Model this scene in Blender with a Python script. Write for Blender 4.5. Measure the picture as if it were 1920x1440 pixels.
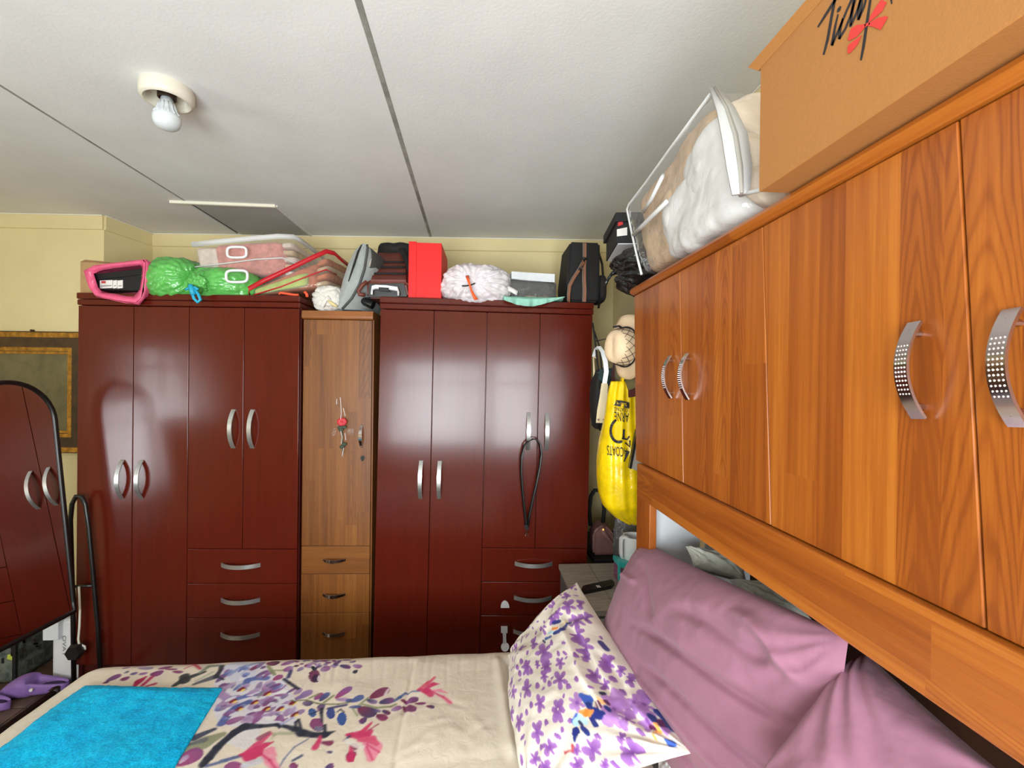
import bpy, bmesh, math, random
import numpy as np
from mathutils import Matrix, Vector
random.seed(7); rng = np.random.default_rng(7)
sc = bpy.context.scene
for _o in list(bpy.data.objects): bpy.data.objects.remove(_o)
pi = math.pi

# ------------------------------------------------------------------ camera
F = 860.0; CX, CY = 960.0, 720.0
PSI, PHI, RHO = math.atan(69/860), -.0026, .011
CAM = np.array([0.0, 0.0, 1.46])
FW = np.array([math.sin(PSI)*math.cos(PHI), math.cos(PSI)*math.cos(PHI), math.sin(PHI)])
_r = np.array([math.cos(PSI), -math.sin(PSI), 0.0]); _u = np.cross(_r, FW)
CR = _r*math.cos(RHO)+_u*math.sin(RHO); CU = _u*math.cos(RHO)-_r*math.sin(RHO)
cam_d = bpy.data.cameras.new('camera'); cam = bpy.data.objects.new('camera', cam_d)
sc.collection.objects.link(cam); sc.camera = cam
cam_d.sensor_width = 36; cam_d.lens = 36*F/1920; cam_d.clip_start = .02
cam.matrix_world = Matrix(((CR[0], CU[0], -FW[0], CAM[0]), (CR[1], CU[1], -FW[1], CAM[1]), (CR[2], CU[2], -FW[2], CAM[2]), (0, 0, 0, 1)))

# ------------------------------------------------------------------ light
sc.view_settings.view_transform = 'Standard'; sc.view_settings.look = 'None'
sc.view_settings.gamma = 1; sc.view_settings.use_curve_mapping = False
sc.view_settings.exposure = -0.24
w = bpy.data.worlds.new('sky'); sc.world = w; w.use_nodes = True
w.node_tree.nodes['Background'].inputs[0].default_value = (.75, .86, 1, 1)
w.node_tree.nodes['Background'].inputs[1].default_value = 1.2
def area(name, loc, rot, sx, sy, power, col):
    l = bpy.data.lights.new(name, 'AREA'); l.shape = 'RECTANGLE'; l.size = sx; l.size_y = sy; l.energy = power; l.color = col
    o = bpy.data.objects.new(name, l); sc.collection.objects.link(o); o.location = loc; o.rotation_euler = rot
    return o
# daylight entering by the two windows (one behind the camera, one in the left wall), plus one added lamp
area('window_daylight', (-.72, -1.13, 1.22), (pi/2+.4, 0, 0), 1.04, 1.05, 86, (.90, .965, 1))
area('reflection_fill_lamp', (.24, -1.13, 1.22), (pi/2+.4, 0, 0), .48, 1.1, 50, (.92, .97, 1))  # added lamp that brightens the mirror's image on the wardrobe; no curtain built
area('side_window_daylight', (-3.13, .34, 1.42), (pi/2+.4, 0, -pi/2), .56, .68, 22, (.92, .97, 1))

# ------------------------------------------------------------------ helpers
def ray(u, v): return FW+(u-CX)/F*CR-(v-CY)/F*CU
def at_plane(u, v, p0, n):
    d = ray(u, v); n = np.asarray(n, float); p0 = np.asarray(p0, float)
    return CAM+d*(((p0-CAM) @ n)/(d @ n))
def at_x(u, v, x): return at_plane(u, v, (x, 0, 0), (1, 0, 0))
def at_y(u, v, y): return at_plane(u, v, (0, y, 0), (0, 1, 0))
def at_z(u, v, z): return at_plane(u, v, (0, 0, z), (0, 0, 1))
def lin(c):
    c = [x/255 for x in c]
    return [x/12.92 if x <= .04045 else ((x+.055)/1.055)**2.4 for x in c]
def linv(a):
    a = np.asarray(a, float)/255
    return np.where(a <= .04045, a/12.92, ((a+.055)/1.055)**2.4)

# value noise, vectorised
def _h(i, j, k, s):
    n = (i*374761393+j*668265263+k*2147483647+s*974634721) & 0xffffffff
    n = ((n ^ (n >> 13))*1274126177) & 0xffffffff
    n = n ^ (n >> 16)
    return (n & 0xffff)/65535.0
def vnoise(P, s=0):
    P = np.asarray(P, float); I = np.floor(P).astype(np.int64); f = P-I; f = f*f*(3-2*f)
    r = 0
    for a in (0, 1):
        for b in (0, 1):
            for c in (0, 1):
                wt = (f[:, 0] if a else 1-f[:, 0])*(f[:, 1] if b else 1-f[:, 1])*(f[:, 2] if c else 1-f[:, 2])
                r = r+wt*_h(I[:, 0]+a, I[:, 1]+b, I[:, 2]+c, s)
    return r*2-1
def fbm(P, s=0, o=3):
    P = np.asarray(P, float); r = 0; a = 1
    for i in range(o):
        r = r+a*vnoise(P*2**i+i*17.3, s+i); a *= .5
    return r
def ridge(P, s=0): return 1-np.abs(vnoise(P, s))*2

# ------------------------------------------------------------------ materials
MATS = {}
def nodemat(name):
    m = bpy.data.materials.new(name); m.use_nodes = True
    return m, m.node_tree, m.node_tree.nodes['Principled BSDF']
def nd(nt, typ, **kw):
    n = nt.nodes.new(typ)
    for k, v in kw.items():
        if k.startswith('_'): setattr(n, k[1:], v)
        else:
            key = int(k[1:]) if k[0] == 'i' and k[1:].isdigit() else k.replace('__', ' ')
            if isinstance(v, bpy.types.NodeSocket): nt.links.new(v, n.inputs[key])
            else: n.inputs[key].default_value = v
    return n
def mth(nt, op, a, b=None, c=None):
    n = nt.nodes.new('ShaderNodeMath'); n.operation = op
    for i, x in enumerate((a, b, c)):
        if x is None: continue
        if isinstance(x, bpy.types.NodeSocket): nt.links.new(x, n.inputs[i])
        else: n.inputs[i].default_value = x
    return n.outputs[0]
def ramp(nt, fac, stops):
    r = nt.nodes.new('ShaderNodeValToRGB'); e = r.color_ramp.elements
    while len(e) < len(stops): e.new(.5)
    for el, (p, c) in zip(e, stops): el.position = p; el.color = (*lin(c), 1)
    nt.links.new(fac, r.inputs[0]); return r.outputs[0]
def mixc(nt, fac, a, b, bt='MIX'):
    n = nt.nodes.new('ShaderNodeMix'); n.data_type = 'RGBA'; n.blend_type = bt
    for i, x in ((0, fac), (6, a), (7, b)):
        if isinstance(x, bpy.types.NodeSocket): nt.links.new(x, n.inputs[i])
        else: n.inputs[i].default_value = x
    return n.outputs[2]
def bump(nt, b, h, strength, dist=.002):
    n = nd(nt, 'ShaderNodeBump', Height=h, Strength=strength, Distance=dist); nt.links.new(n.outputs[0], b.inputs['Normal'])
def mat(name, col, rough=.5, metal=0, var=0, vscale=6, bmp=0, bscale=60, bdist=.002, coat=0, spec=.5, col2=None, stretch=None, sheen=0, trans=0, alpha=1, sss=0):
    m, nt, b = nodemat(name)
    b.inputs['Roughness'].default_value = rough; b.inputs['Metallic'].default_value = metal
    b.inputs['Coat Weight'].default_value = coat; b.inputs['Coat Roughness'].default_value = .08
    b.inputs['Specular IOR Level'].default_value = spec; b.inputs['Sheen Weight'].default_value = sheen
    b.inputs['Transmission Weight'].default_value = trans
    tc = nd(nt, 'ShaderNodeTexCoord').outputs['Object']
    if stretch: tc = nd(nt, 'ShaderNodeMapping', Vector=tc, Scale=stretch).outputs[0]
    b.inputs['Base Color'].default_value = (*lin(col), 1)
    if var or col2:
        nz = nd(nt, 'ShaderNodeTexNoise', Vector=tc, Scale=vscale, Detail=4, Roughness=.6).outputs[0]
        if col2: c = ramp(nt, nz, [(.35, col), (.65, col2)])
        else: c = ramp(nt, nz, [(.3, [max(0, x*(1-var)) for x in col]), (.7, [min(255, x*(1+var)) for x in col])])
        nt.links.new(c, b.inputs['Base Color'])
    if bmp:
        nz = nd(nt, 'ShaderNodeTexNoise', Vector=tc, Scale=bscale, Detail=3).outputs[0]
        bump(nt, b, nz, bmp, bdist)
    MATS[name] = m; return m
def colmat(name, rough=.92, bmp=.4, bscale=26, spec=.12, sheen=.08, weave=True):
    """colour comes from the print carried by the mesh itself"""
    m, nt, b = nodemat(name)
    a = nd(nt, 'ShaderNodeAttribute', _attribute_name='Col')
    nt.links.new(a.outputs['Color'], b.inputs['Base Color'])
    b.inputs['Roughness'].default_value = rough; b.inputs['Specular IOR Level'].default_value = spec; b.inputs['Sheen Weight'].default_value = sheen
    tc = nd(nt, 'ShaderNodeTexCoord').outputs['Object']
    nz = nd(nt, 'ShaderNodeTexNoise', Vector=tc, Scale=bscale, Detail=6, Roughness=.6, Distortion=.6).outputs[0]
    bump(nt, b, nz, bmp, .006); return m
def wood(name, axis, wid, cols, rough=.34, seglen=.9, cath=.55, coat=.25, grain=.35, seed=0.0):
    """foil of upright strips joined side by side; axis 'z': strips stand, 'x': strips lie along x"""
    m, nt, b = nodemat(name)
    tc = nd(nt, 'ShaderNodeTexCoord').outputs['Object']
    s = nd(nt, 'ShaderNodeSeparateXYZ', Vector=tc)
    if axis == 'z': ac, al = s.outputs[0], s.outputs[2]
    else: ac, al = s.outputs[2], s.outputs[0]
    ac = mth(nt, 'ADD', ac, 3.137+seed)
    # widths vary a little
    wob = nd(nt, 'ShaderNodeTexNoise', _noise_dimensions='1D', W=mth(nt, 'MULTIPLY', ac, 1/wid*.6), Scale=1, Detail=0).outputs[0]
    px = mth(nt, 'ADD', mth(nt, 'DIVIDE', ac, wid), mth(nt, 'MULTIPLY', wob, .8))
    idx = mth(nt, 'FLOOR', px); fr = mth(nt, 'SUBTRACT', px, idx)
    r1 = nd(nt, 'ShaderNodeTexWhiteNoise', _noise_dimensions='1D', W=idx).outputs[0]
    seg = mth(nt, 'FLOOR', mth(nt, 'ADD', mth(nt, 'DIVIDE', al, seglen), mth(nt, 'MULTIPLY', r1, 9.7)))
    cv = nd(nt, 'ShaderNodeCombineXYZ', X=idx, Y=seg, Z=seed)
    r2 = nd(nt, 'ShaderNodeTexWhiteNoise', _noise_dimensions='3D', Vector=cv.outputs[0])
    r2v, r2c = r2.outputs[0], r2.outputs[1]
    sp = nd(nt, 'ShaderNodeSeparateXYZ', Vector=r2c)
    # fine grain
    gv = nd(nt, 'ShaderNodeCombineXYZ', X=mth(nt, 'MULTIPLY', ac, 95), Y=mth(nt, 'MULTIPLY', al, 2.2), Z=mth(nt, 'MULTIPLY', r2v, 40)).outputs[0]
    g = nd(nt, 'ShaderNodeTexNoise', Vector=gv, Scale=1, Detail=4, Roughness=.65).outputs[0]
    gv2 = nd(nt, 'ShaderNodeCombineXYZ', X=mth(nt, 'MULTIPLY', ac, 420), Y=mth(nt, 'MULTIPLY', al, 16), Z=0.0).outputs[0]
    g2 = nd(nt, 'ShaderNodeTexNoise', Vector=gv2, Scale=1, Detail=2).outputs[0]
    # cathedral arches
    lw = nd(nt, 'ShaderNodeTexNoise', Vector=nd(nt, 'ShaderNodeCombineXYZ', X=mth(nt, 'MULTIPLY', ac, 16), Y=mth(nt, 'MULTIPLY', al, 3.5), Z=mth(nt, 'MULTIPLY', r2v, 30)).outputs[0], Scale=1, Detail=2).outputs[0]
    xo = mth(nt, 'MULTIPLY', mth(nt, 'SUBTRACT', fr, .5), 2.0)
    q = mth(nt, 'MULTIPLY', mth(nt, 'POWER', mth(nt, 'ABSOLUTE', xo), 1.5), 3.0)
    t = mth(nt, 'ADD', mth(nt, 'ADD', mth(nt, 'MULTIPLY', al, 13), q), mth(nt, 'MULTIPLY', lw, 4.2))
    wv = mth(nt, 'ADD', mth(nt, 'MULTIPLY', mth(nt, 'SINE', mth(nt, 'MULTIPLY', t, 6.283)), .5), .5)
    wv = mth(nt, 'POWER', wv, 3.0)
    isc = mth(nt, 'LESS_THAN', sp.outputs[0], cath)
    g3 = nd(nt, 'ShaderNodeTexNoise', Vector=nd(nt, 'ShaderNodeCombineXYZ', X=mth(nt, 'MULTIPLY', ac, 34), Y=mth(nt, 'MULTIPLY', al, 1.1), Z=mth(nt, 'MULTIPLY', r2v, 17)).outputs[0], Scale=1, Detail=3).outputs[0]
    tone = mth(nt, 'ADD', mth(nt, 'MULTIPLY', sp.outputs[1], .42), mth(nt, 'MULTIPLY', mth(nt, 'SUBTRACT', g, .5), 1.0))
    tone = mth(nt, 'ADD', mth(nt, 'ADD', tone, .28), mth(nt, 'MULTIPLY', mth(nt, 'SUBTRACT', g3, .5), .9))
    tone = mth(nt, 'SUBTRACT', tone, mth(nt, 'MULTIPLY', mth(nt, 'MULTIPLY', wv, isc), .3))
    tone = mth(nt, 'SUBTRACT', tone, mth(nt, 'MULTIPLY', mth(nt, 'SUBTRACT', g2, .5), grain))
    n = len(cols)
    c = ramp(nt, tone, [(.08+.8*i/(n-1), cc) for i, cc in enumerate(cols)])
    nt.links.new(c, b.inputs['Base Color'])
    b.inputs['Roughness'].default_value = rough; b.inputs['Coat Weight'].default_value = coat; b.inputs['Coat Roughness'].default_value = .2
    bump(nt, b, g2, .12, .0006)
    MATS[name] = m; return m
def clear(name, tint=(255, 255, 255), dens=.12, rough=.12, bmp=.5, bscale=25):
    m = bpy.data.materials.new(name); m.use_nodes = True; nt = m.node_tree
    nt.nodes.clear(); out = nd(nt, 'ShaderNodeOutputMaterial')
    tr = nd(nt, 'ShaderNodeBsdfTransparent', Color=(*lin(tint), 1)); gl = nd(nt, 'ShaderNodeBsdfGlossy', Color=(1, 1, 1, 1), Roughness=rough)
    df = nd(nt, 'ShaderNodeBsdfDiffuse', Color=(*lin([220, 220, 220]), 1))
    tc = nd(nt, 'ShaderNodeTexCoord').outputs['Object']
    nz = nd(nt, 'ShaderNodeTexNoise', Vector=tc, Scale=bscale, Detail=3, Distortion=1.2).outputs[0]
    bp = nd(nt, 'ShaderNodeBump', Height=nz, Strength=bmp, Distance=.01)
    nt.links.new(bp.outputs[0], gl.inputs['Normal'])
    lw = nd(nt, 'ShaderNodeFresnel', IOR=1.45); nt.links.new(bp.outputs[0], lw.inputs['Normal'])
    m1 = nt.nodes.new('ShaderNodeMixShader'); geo = nd(nt, 'ShaderNodeNewGeometry'); nt.links.new(mth(nt, 'MULTIPLY', lw.outputs[0], mth(nt, 'SUBTRACT', 1.0, geo.outputs['Backfacing'])), m1.inputs[0]); nt.links.new(tr.outputs[0], m1.inputs[1]); nt.links.new(gl.outputs[0], m1.inputs[2])
    m2 = nt.nodes.new('ShaderNodeMixShader'); m2.inputs[0].default_value = dens; nt.links.new(m1.outputs[0], m2.inputs[1]); nt.links.new(df.outputs[0], m2.inputs[2])
    nt.links.new(m2.outputs[0], out.inputs[0]); MATS[name] = m; return m

# ------------------------------------------------------------------ object helpers
ROOT = {}
def tag(o, label=None, cat=None, group=None, kind=None):
    if label: o['label'] = label
    if cat: o['category'] = cat
    if group: o['group'] = group
    if kind: o['kind'] = kind
    return o
def frame(p, ang=0.0, roll=0.0):
    return Matrix.Translation(Vector(p)) @ Matrix.Rotation(ang, 4, 'Z') @ Matrix.Rotation(roll, 4, 'Y')
def thing(name, label, cat, loc=(0, 0, 0), ang=0.0, group=None, roll=0.0):
    o = bpy.data.objects.new(name, None); sc.collection.objects.link(o)
    M = frame(loc, ang, roll); o.matrix_world = M; ROOT[o.name] = M; o.empty_display_size = .05
    return tag(o, label, cat, group)
def mo(name, vf, m, parent=None, smooth=False, col=None, local=False, sharp=None):
    """one mesh object; vertices come in world space unless local"""
    v, f = vf; v = np.asarray(v, float)
    M = ROOT.get(parent.name, Matrix()) if parent is not None else None
    if M is not None and not local:
        Mi = np.array(M.inverted()); v = v @ Mi[:3, :3].T+Mi[:3, 3]
    me = bpy.data.meshes.new(name); me.from_pydata(v.tolist(), [], [list(map(int, q)) for q in f]); me.update()
    if name.startswith(('clear', 'sheet', 'glass')):
        bm_ = bmesh.new(); bm_.from_mesh(me); bmesh.ops.recalc_face_normals(bm_, faces=list(bm_.faces)); bm_.to_mesh(me); bm_.free()
    if smooth: me.polygons.foreach_set('use_smooth', [True]*len(me.polygons))
    if smooth and sharp: me.set_sharp_from_angle(angle=math.radians(sharp))
    if col is not None:
        ca = me.color_attributes.new('Col', 'FLOAT_COLOR', 'POINT')
        a = np.ones((len(v), 4)); a[:, :3] = col; ca.data.foreach_set('color', a.ravel())
    if m is not None: me.materials.append(m if not isinstance(m, str) else MATS[m])
    o = bpy.data.objects.new(name, me); sc.collection.objects.link(o)
    if parent is not None: o.parent = parent; ROOT[o.name] = M
    return o
def join(*parts):
    V = []; Fc = []; n = 0
    for v, f in parts:
        V.append(np.asarray(v, float)); Fc += [[i+n for i in q] for q in f]; n += len(v)
    return np.concatenate(V), Fc
def xf(vf, M):
    M = np.array(M); v = np.asarray(vf[0], float); return v @ M[:3, :3].T+M[:3, 3], vf[1]
def box(x0, x1, y0, y1, z0, z1, bev=0.0, seg=2):
    bm = bmesh.new(); bmesh.ops.create_cube(bm, size=1)
    for q in bm.verts: q.co = Vector((x0+(q.co.x+.5)*(x1-x0), y0+(q.co.y+.5)*(y1-y0), z0+(q.co.z+.5)*(z1-z0)))
    if bev: bmesh.ops.bevel(bm, geom=list(bm.edges), offset=min(bev, .45*min(x1-x0, y1-y0, z1-z0)), segments=seg, affect='EDGES', profile=.5)
    bm.verts.index_update(); r = ([tuple(q.co) for q in bm.verts], [[l.index for l in f.verts] for f in bm.faces]); bm.free(); return r
def hexa(p):
    """eight corners: bottom four, top four"""
    return p, [(0, 3, 2, 1), (4, 5, 6, 7), (0, 1, 5, 4), (1, 2, 6, 5), (2, 3, 7, 6), (3, 0, 4, 7)]
def prism(poly, d):
    """polygon (list of 3d points) extruded by vector d"""
    poly = [np.asarray(p, float) for p in poly]; d = np.asarray(d, float); n = len(poly)
    return poly+[p+d for p in poly], [list(range(n))[::-1], list(range(n, 2*n))]+[[i, (i+1) % n, n+(i+1) % n, n+i] for i in range(n)]
def tube(pts, r, n=8, closed=False, ell=None):
    P = np.asarray(pts, float); k = len(P); R = np.full(k, r) if np.isscalar(r) else np.asarray(r, float)
    T = np.gradient(P, axis=0) if not closed else np.roll(P, -1, 0)-np.roll(P, 1, 0)
    T /= np.linalg.norm(T, axis=1)[:, None]+1e-12
    up = np.array([0, 0, 1.0]) if abs(T[0][2]) < .9 else np.array([1.0, 0, 0])
    V = []; u = np.cross(T[0], up); u /= np.linalg.norm(u)
    for i in range(k):
        u = u-T[i]*(u @ T[i]); u /= np.linalg.norm(u)+1e-12; w_ = np.cross(T[i], u)
        for j in range(n):
            a = 2*pi*j/n; V.append(P[i]+R[i]*(math.cos(a)*u+math.sin(a)*w_))
    Fc = []
    for i in range(k if closed else k-1):
        for j in range(n):
            a, b2 = i*n+j, i*n+(j+1) % n; c, d = ((i+1) % k)*n+(j+1) % n, ((i+1) % k)*n+j
            Fc.append([a, b2, c, d])
    if not closed: Fc += [list(range(n))[::-1], list(range((k-1)*n, k*n))]
    return V, Fc
def strap(pts, wdir, wid, th):
    """flat strip along pts, width along wdir"""
    P = np.asarray(pts, float); k = len(P); T = np.gradient(P, axis=0); V = []
    W_ = np.asarray(wdir, float); W_ = np.tile(W_, (k, 1)) if W_.ndim == 1 else W_
    wd = np.full(k, wid) if np.isscalar(wid) else np.asarray(wid)
    for i in range(k):
        w_ = W_[i]/np.linalg.norm(W_[i]); n = np.cross(T[i], w_); n /= np.linalg.norm(n)+1e-12
        for a, b2 in ((-1, -1), (1, -1), (1, 1), (-1, 1)): V.append(P[i]+w_*a*wd[i]/2+n*b2*th/2)
    Fc = [[0, 1, 2, 3][::-1], [4*k-4+q for q in range(4)]]
    for i in range(k-1):
        for q in range(4): Fc.append([4*i+q, 4*i+(q+1) % 4, 4*i+4+(q+1) % 4, 4*i+4+q])
    return V, Fc
def lathe(prof, c=(0, 0, 0), n=32, cap=True):
    V = []; k = len(prof)
    for r_, z_ in prof:
        for j in range(n): a = 2*pi*j/n; V.append((c[0]+r_*math.cos(a), c[1]+r_*math.sin(a), c[2]+z_))
    Fc = [[i*n+j, i*n+(j+1) % n, (i+1)*n+(j+1) % n, (i+1)*n+j] for i in range(k-1) for j in range(n)]
    if cap: Fc += [list(range(n))[::-1], list(range((k-1)*n, k*n))]
    return V, Fc
_ICO = {}
def ico(s):
    if s not in _ICO:
        bm = bmesh.new(); bmesh.ops.create_icosphere(bm, subdivisions=s, radius=1)
        bm.verts.index_update(); v = np.array([q.co[:] for q in bm.verts]); v /= np.linalg.norm(v, axis=1)[:, None]
        _ICO[s] = (v, [[l.index for l in f.verts] for f in bm.faces]); bm.free()
    return _ICO[s]
def sbox(c, half, p=4, s=5, R=None, warp=None):
    """soft-cornered box (superquadric); warp(unit dirs, pts)->pts in local space"""
    d, f = ico(s); h = np.asarray(half, float)
    r = (np.abs(d)**p).sum(1)**(-1/p); q = d*r[:, None]*h
    if warp is not None: q = warp(d, q)
    if R is not None: q = q @ np.array(R)[:3, :3].T
    return q+np.asarray(c, float), f
def grid(nu, nv):
    return [[i*nv+j, i*nv+j+1, (i+1)*nv+j+1, (i+1)*nv+j] for i in range(nu-1) for j in range(nv-1)]
def rotm(ax, ay, az): return (Matrix.Rotation(az, 3, 'Z') @ Matrix.Rotation(ay, 3, 'Y') @ Matrix.Rotation(ax, 3, 'X'))
def plastic(c, half, knot, n=26, amp=.10, nz=.06, s=6, p=2.6, seed=0, pinch=.3, flat=None):
    """tied plastic bag: pleats run out from the knot direction"""
    k = np.asarray(knot, float); k /= np.linalg.norm(k)
    a = np.cross(k, [0.3, .2, 1]); a /= np.linalg.norm(a); b2 = np.cross(k, a)
    d, f = ico(s); h = np.asarray(half, float)
    r = (np.abs(d)**p).sum(1)**(-1/p)
    ct = np.clip(d @ k, -1, 1); th = np.arccos(ct); ph = np.arctan2(d @ b2, d @ a)
    w_ = fbm(d*2.2, seed, 2)*1.3
    pl = np.sin(ph*n/2+w_*3)*.6+np.sin(ph*n*.77+1.3+w_*2)*.4
    rr = r*(1+amp*pl*np.exp(-(th/.95)**2)*np.minimum(1, th/.25)+nz*fbm(d*3.1, seed+5, 4)+.05*np.abs(vnoise(d*6, seed+9)) - pinch*np.exp(-(th/.33)**2))
    q = d*rr[:, None]*h+np.asarray(c, float)
    if flat is not None: q[:, 2] = np.maximum(q[:, 2], flat+.002*vnoise(q*40, 3))
    return q, f
_fc = {}
def text_mesh(s, size=1.0):
    cu = bpy.data.curves.new('txt', 'FONT'); cu.body = s; cu.size = size; cu.resolution_u = 3
    o = bpy.data.objects.new('txt', cu); sc.collection.objects.link(o)
    bpy.context.view_layer.update()
    me = bpy.data.meshes.new_from_object(o.evaluated_get(bpy.context.evaluated_depsgraph_get()))
    v = np.array([q.co[:] for q in me.vertices]); f = [list(q.vertices) for q in me.polygons]
    bpy.data.objects.remove(o); bpy.data.curves.remove(cu); bpy.data.meshes.remove(me)
    return v, f
def decal_text(s, w_, h_, place):
    """text fitted in a w_ x h_ field, place(a,b)->3d with a,b in 0..1"""
    v, f = text_mesh(s); mn, mx = v.min(0), v.max(0); a = (v[:, 0]-mn[0])/(mx[0]-mn[0]); b2 = (v[:, 1]-mn[1])/(mx[1]-mn[1])
    return np.array([place(x, y) for x, y in zip(a, b2)]), f

# flat colour print on a fine grid of cloth
class Canvas:
    def __init__(s, x0, x1, y0, y1, step, base):
        s.xs = np.arange(x0, x1+1e-6, step); s.ys = np.arange(y0, y1+1e-6, step); s.st = step
        s.img = np.tile(np.array(base, float), (len(s.xs), len(s.ys), 1)); s.X, s.Y = np.meshgrid(s.xs, s.ys, indexing='ij')
    def _win(s, lo, hi):
        i0 = max(0, np.searchsorted(s.xs, lo[0])-1); i1 = min(len(s.xs), np.searchsorted(s.xs, hi[0])+1)
        j0 = max(0, np.searchsorted(s.ys, lo[1])-1); j1 = min(len(s.ys), np.searchsorted(s.ys, hi[1])+1)
        return slice(i0, i1), slice(j0, j1)
    def put(s, sl, mask, col):
        im = s.img[sl]
        if im.size == 0: return
        m = np.clip(mask, 0, 1)[..., None]; im[:] = im*(1-m)+np.asarray(col, float)*m
    def poly(s, pts, col, alpha=1.0):
        P = np.asarray(pts, float)[:, :2]; sl = s._win(P.min(0), P.max(0)); X, Y = s.X[sl], s.Y[sl]
        ins = np.zeros(X.shape, bool)
        for (xa, ya), (xb, yb) in zip(P, np.roll(P, -1, 0)):
            c = (ya > Y) != (yb > Y); ins ^= c & (X < (xb-xa)*(Y-ya)/(yb-ya+1e-12)+xa)
        s.put(sl, ins*alpha, col)
    def petal(s, a, b, wid, col, col2=None, alpha=.92):
        """leaf shape from a to b"""
        a = np.asarray(a, float)[:2]; b = np.asarray(b, float)[:2]; L = np.linalg.norm(b-a)+1e-9; t = (b-a)/L; n = np.array([-t[1], t[0]])
        m = wid; sl = s._win(np.minimum(a, b)-m, np.maximum(a, b)+m); X, Y = s.X[sl]-a[0], s.Y[sl]-a[1]
        u = (X*t[0]+Y*t[1])/L; v = np.abs(X*n[0]+Y*n[1])
        ww = wid/2*np.sqrt(np.clip(u*(1-u)*4, 0, 1))*(.75+.5*u)
        mask = np.clip((ww-v)/(s.st)+.5, 0, 1)*(u > 0)*(u < 1)*alpha
        if col2 is not None:
            k = np.clip(u+.25*(v/(ww+1e-6))-.2, 0, 1)[..., None]; c = np.asarray(col)*(1-k)+np.asarray(col2)*k
        else: c = np.broadcast_to(np.asarray(col, float), X.shape+(3,))
        im = s.img[sl]; mm = mask[..., None]; im[:] = im*(1-mm)+c*mm
    def stroke(s, pts, ws, col, alpha=.95, soft=0):
        P = [np.asarray(p, float)[:2] for p in pts]; ws = [ws]*len(P) if np.isscalar(ws) else ws
        for (a, wa), (b, wb) in zip(zip(P[:-1], ws[:-1]), zip(P[1:], ws[1:])):
            m = max(wa, wb); sl = s._win(np.minimum(a, b)-m, np.maximum(a, b)+m); X, Y = s.X[sl], s.Y[sl]
            d = b-a; u = np.clip(((X-a[0])*d[0]+(Y-a[1])*d[1])/(d @ d+1e-12), 0, 1)
            ds = np.hypot(X-a[0]-u*d[0], Y-a[1]-u*d[1]); ww = (wa+(wb-wa)*u)/2
            s.put(sl, np.clip((ww-ds)/(s.st+soft)+.5, 0, 1)*alpha, col)
    def col(s): return linv(s.img).reshape(-1, 3)

# ------------------------------------------------------------------ material list
mat('wall_cream', [228, 212, 162], .85, var=.018, vscale=3, bmp=.25, bscale=160, bdist=.002)
mat('ceiling_white', [226, 226, 224], .9, var=.02, vscale=3, bmp=.25, bscale=120, bdist=.002)
mat('hatch_grey', [176, 175, 172], .9, var=.03, vscale=5)
mat('joint_grey', [140, 140, 132], .7, var=.2, vscale=8, stretch=(1, 1, 1))
mat('white_paint', [236, 232, 214], .6)
mat('floor_tile', [104, 84, 70], .35, var=.18, vscale=14, bmp=.1)
mat('grout', [60, 50, 44], .9)
mat('mahogany', [88, 26, 15], .17, var=.05, vscale=5, stretch=(9, 9, .6), coat=.12, spec=.32, bmp=.05, bscale=200)
mat('mahogany_side', [78, 26, 19], .3, var=.1, vscale=6)
mat('gap_dark', [22, 9, 7], .8)
CHERRY = [[136, 68, 20], [154, 81, 24], [168, 93, 29], [184, 108, 36]]
wood('cherry', 'z', .062, CHERRY, rough=.36, seglen=1.3, cath=.3, grain=.3)
wood('cherry_rail', 'x', .04, CHERRY, rough=.36, seglen=.8, cath=.3, seed=1.7)
SL = [[100, 56, 20], [118, 69, 26], [131, 79, 31], [144, 91, 38]]
wood('oak', 'z', .07, SL, rough=.38, seglen=.55, cath=.4, seed=.61)
wood('oak_lying', 'x', .055, SL, rough=.38, seglen=.5, cath=.5, seed=.23)
mat('cherry_plain', [138, 66, 26], .4, var=.12, vscale=9, stretch=(1, 1, 14))
mat('oak_edge', [142, 86, 40], .35, var=.08, vscale=8)
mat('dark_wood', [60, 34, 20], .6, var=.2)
mat('aluminium', [206, 208, 206], .32, metal=.85, var=.05, vscale=30, stretch=(1, 1, 8))
mat('chrome', [196, 186, 184], .16, metal=1)
mat('chrome_dot', [246, 242, 236], .2, metal=.6)
mat('black_metal', [18, 15, 15], .35, spec=.6)
mat('mirror_glass', [226, 226, 226], .015, metal=1)
mat('gold', [190, 142, 66], .3, metal=.75, var=.2, vscale=40)
mat('frame_dark', [70, 50, 30], .45, var=.2, vscale=20)
mat('picture_olive', [112, 104, 72], .5, var=.12, vscale=14)
mat('black_matt', [20, 18, 19], .75, var=.2, vscale=20, bmp=.2, bscale=200)
mat('black_plastic', [24, 24, 25], .3, var=.2, vscale=20)
mat('black_sack', [20, 20, 21], .25, bmp=.6, bscale=40, bdist=.01)
mat('white_plastic', [238, 239, 240], .35)
mat('white_card', [228, 231, 234], .7, var=.04, vscale=4, bmp=.15, bscale=60)
mat('carton', [168, 113, 57], .75, var=.015, vscale=120, bmp=.12, bscale=300)
mat('carton_edge', [168, 106, 58], .8)
mat('kraft', [176, 142, 98], .8, var=.06, vscale=30)
mat('ink', [30, 26, 28], .6)
mat('red_ink', [206, 52, 46], .6)
mat('red_box', [226, 6, 5], .55, bmp=.12, bscale=400)
mat('red_box_side', [150, 34, 18], .6)
mat('label_white', [232, 228, 224], .5)
mat('label_red', [200, 50, 50], .5)
mat('label_grey', [120, 118, 116], .6)
mat('pink_bag', [226, 92, 132], .35, var=.08, vscale=20, bmp=.4, bscale=30, bdist=.01)
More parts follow.
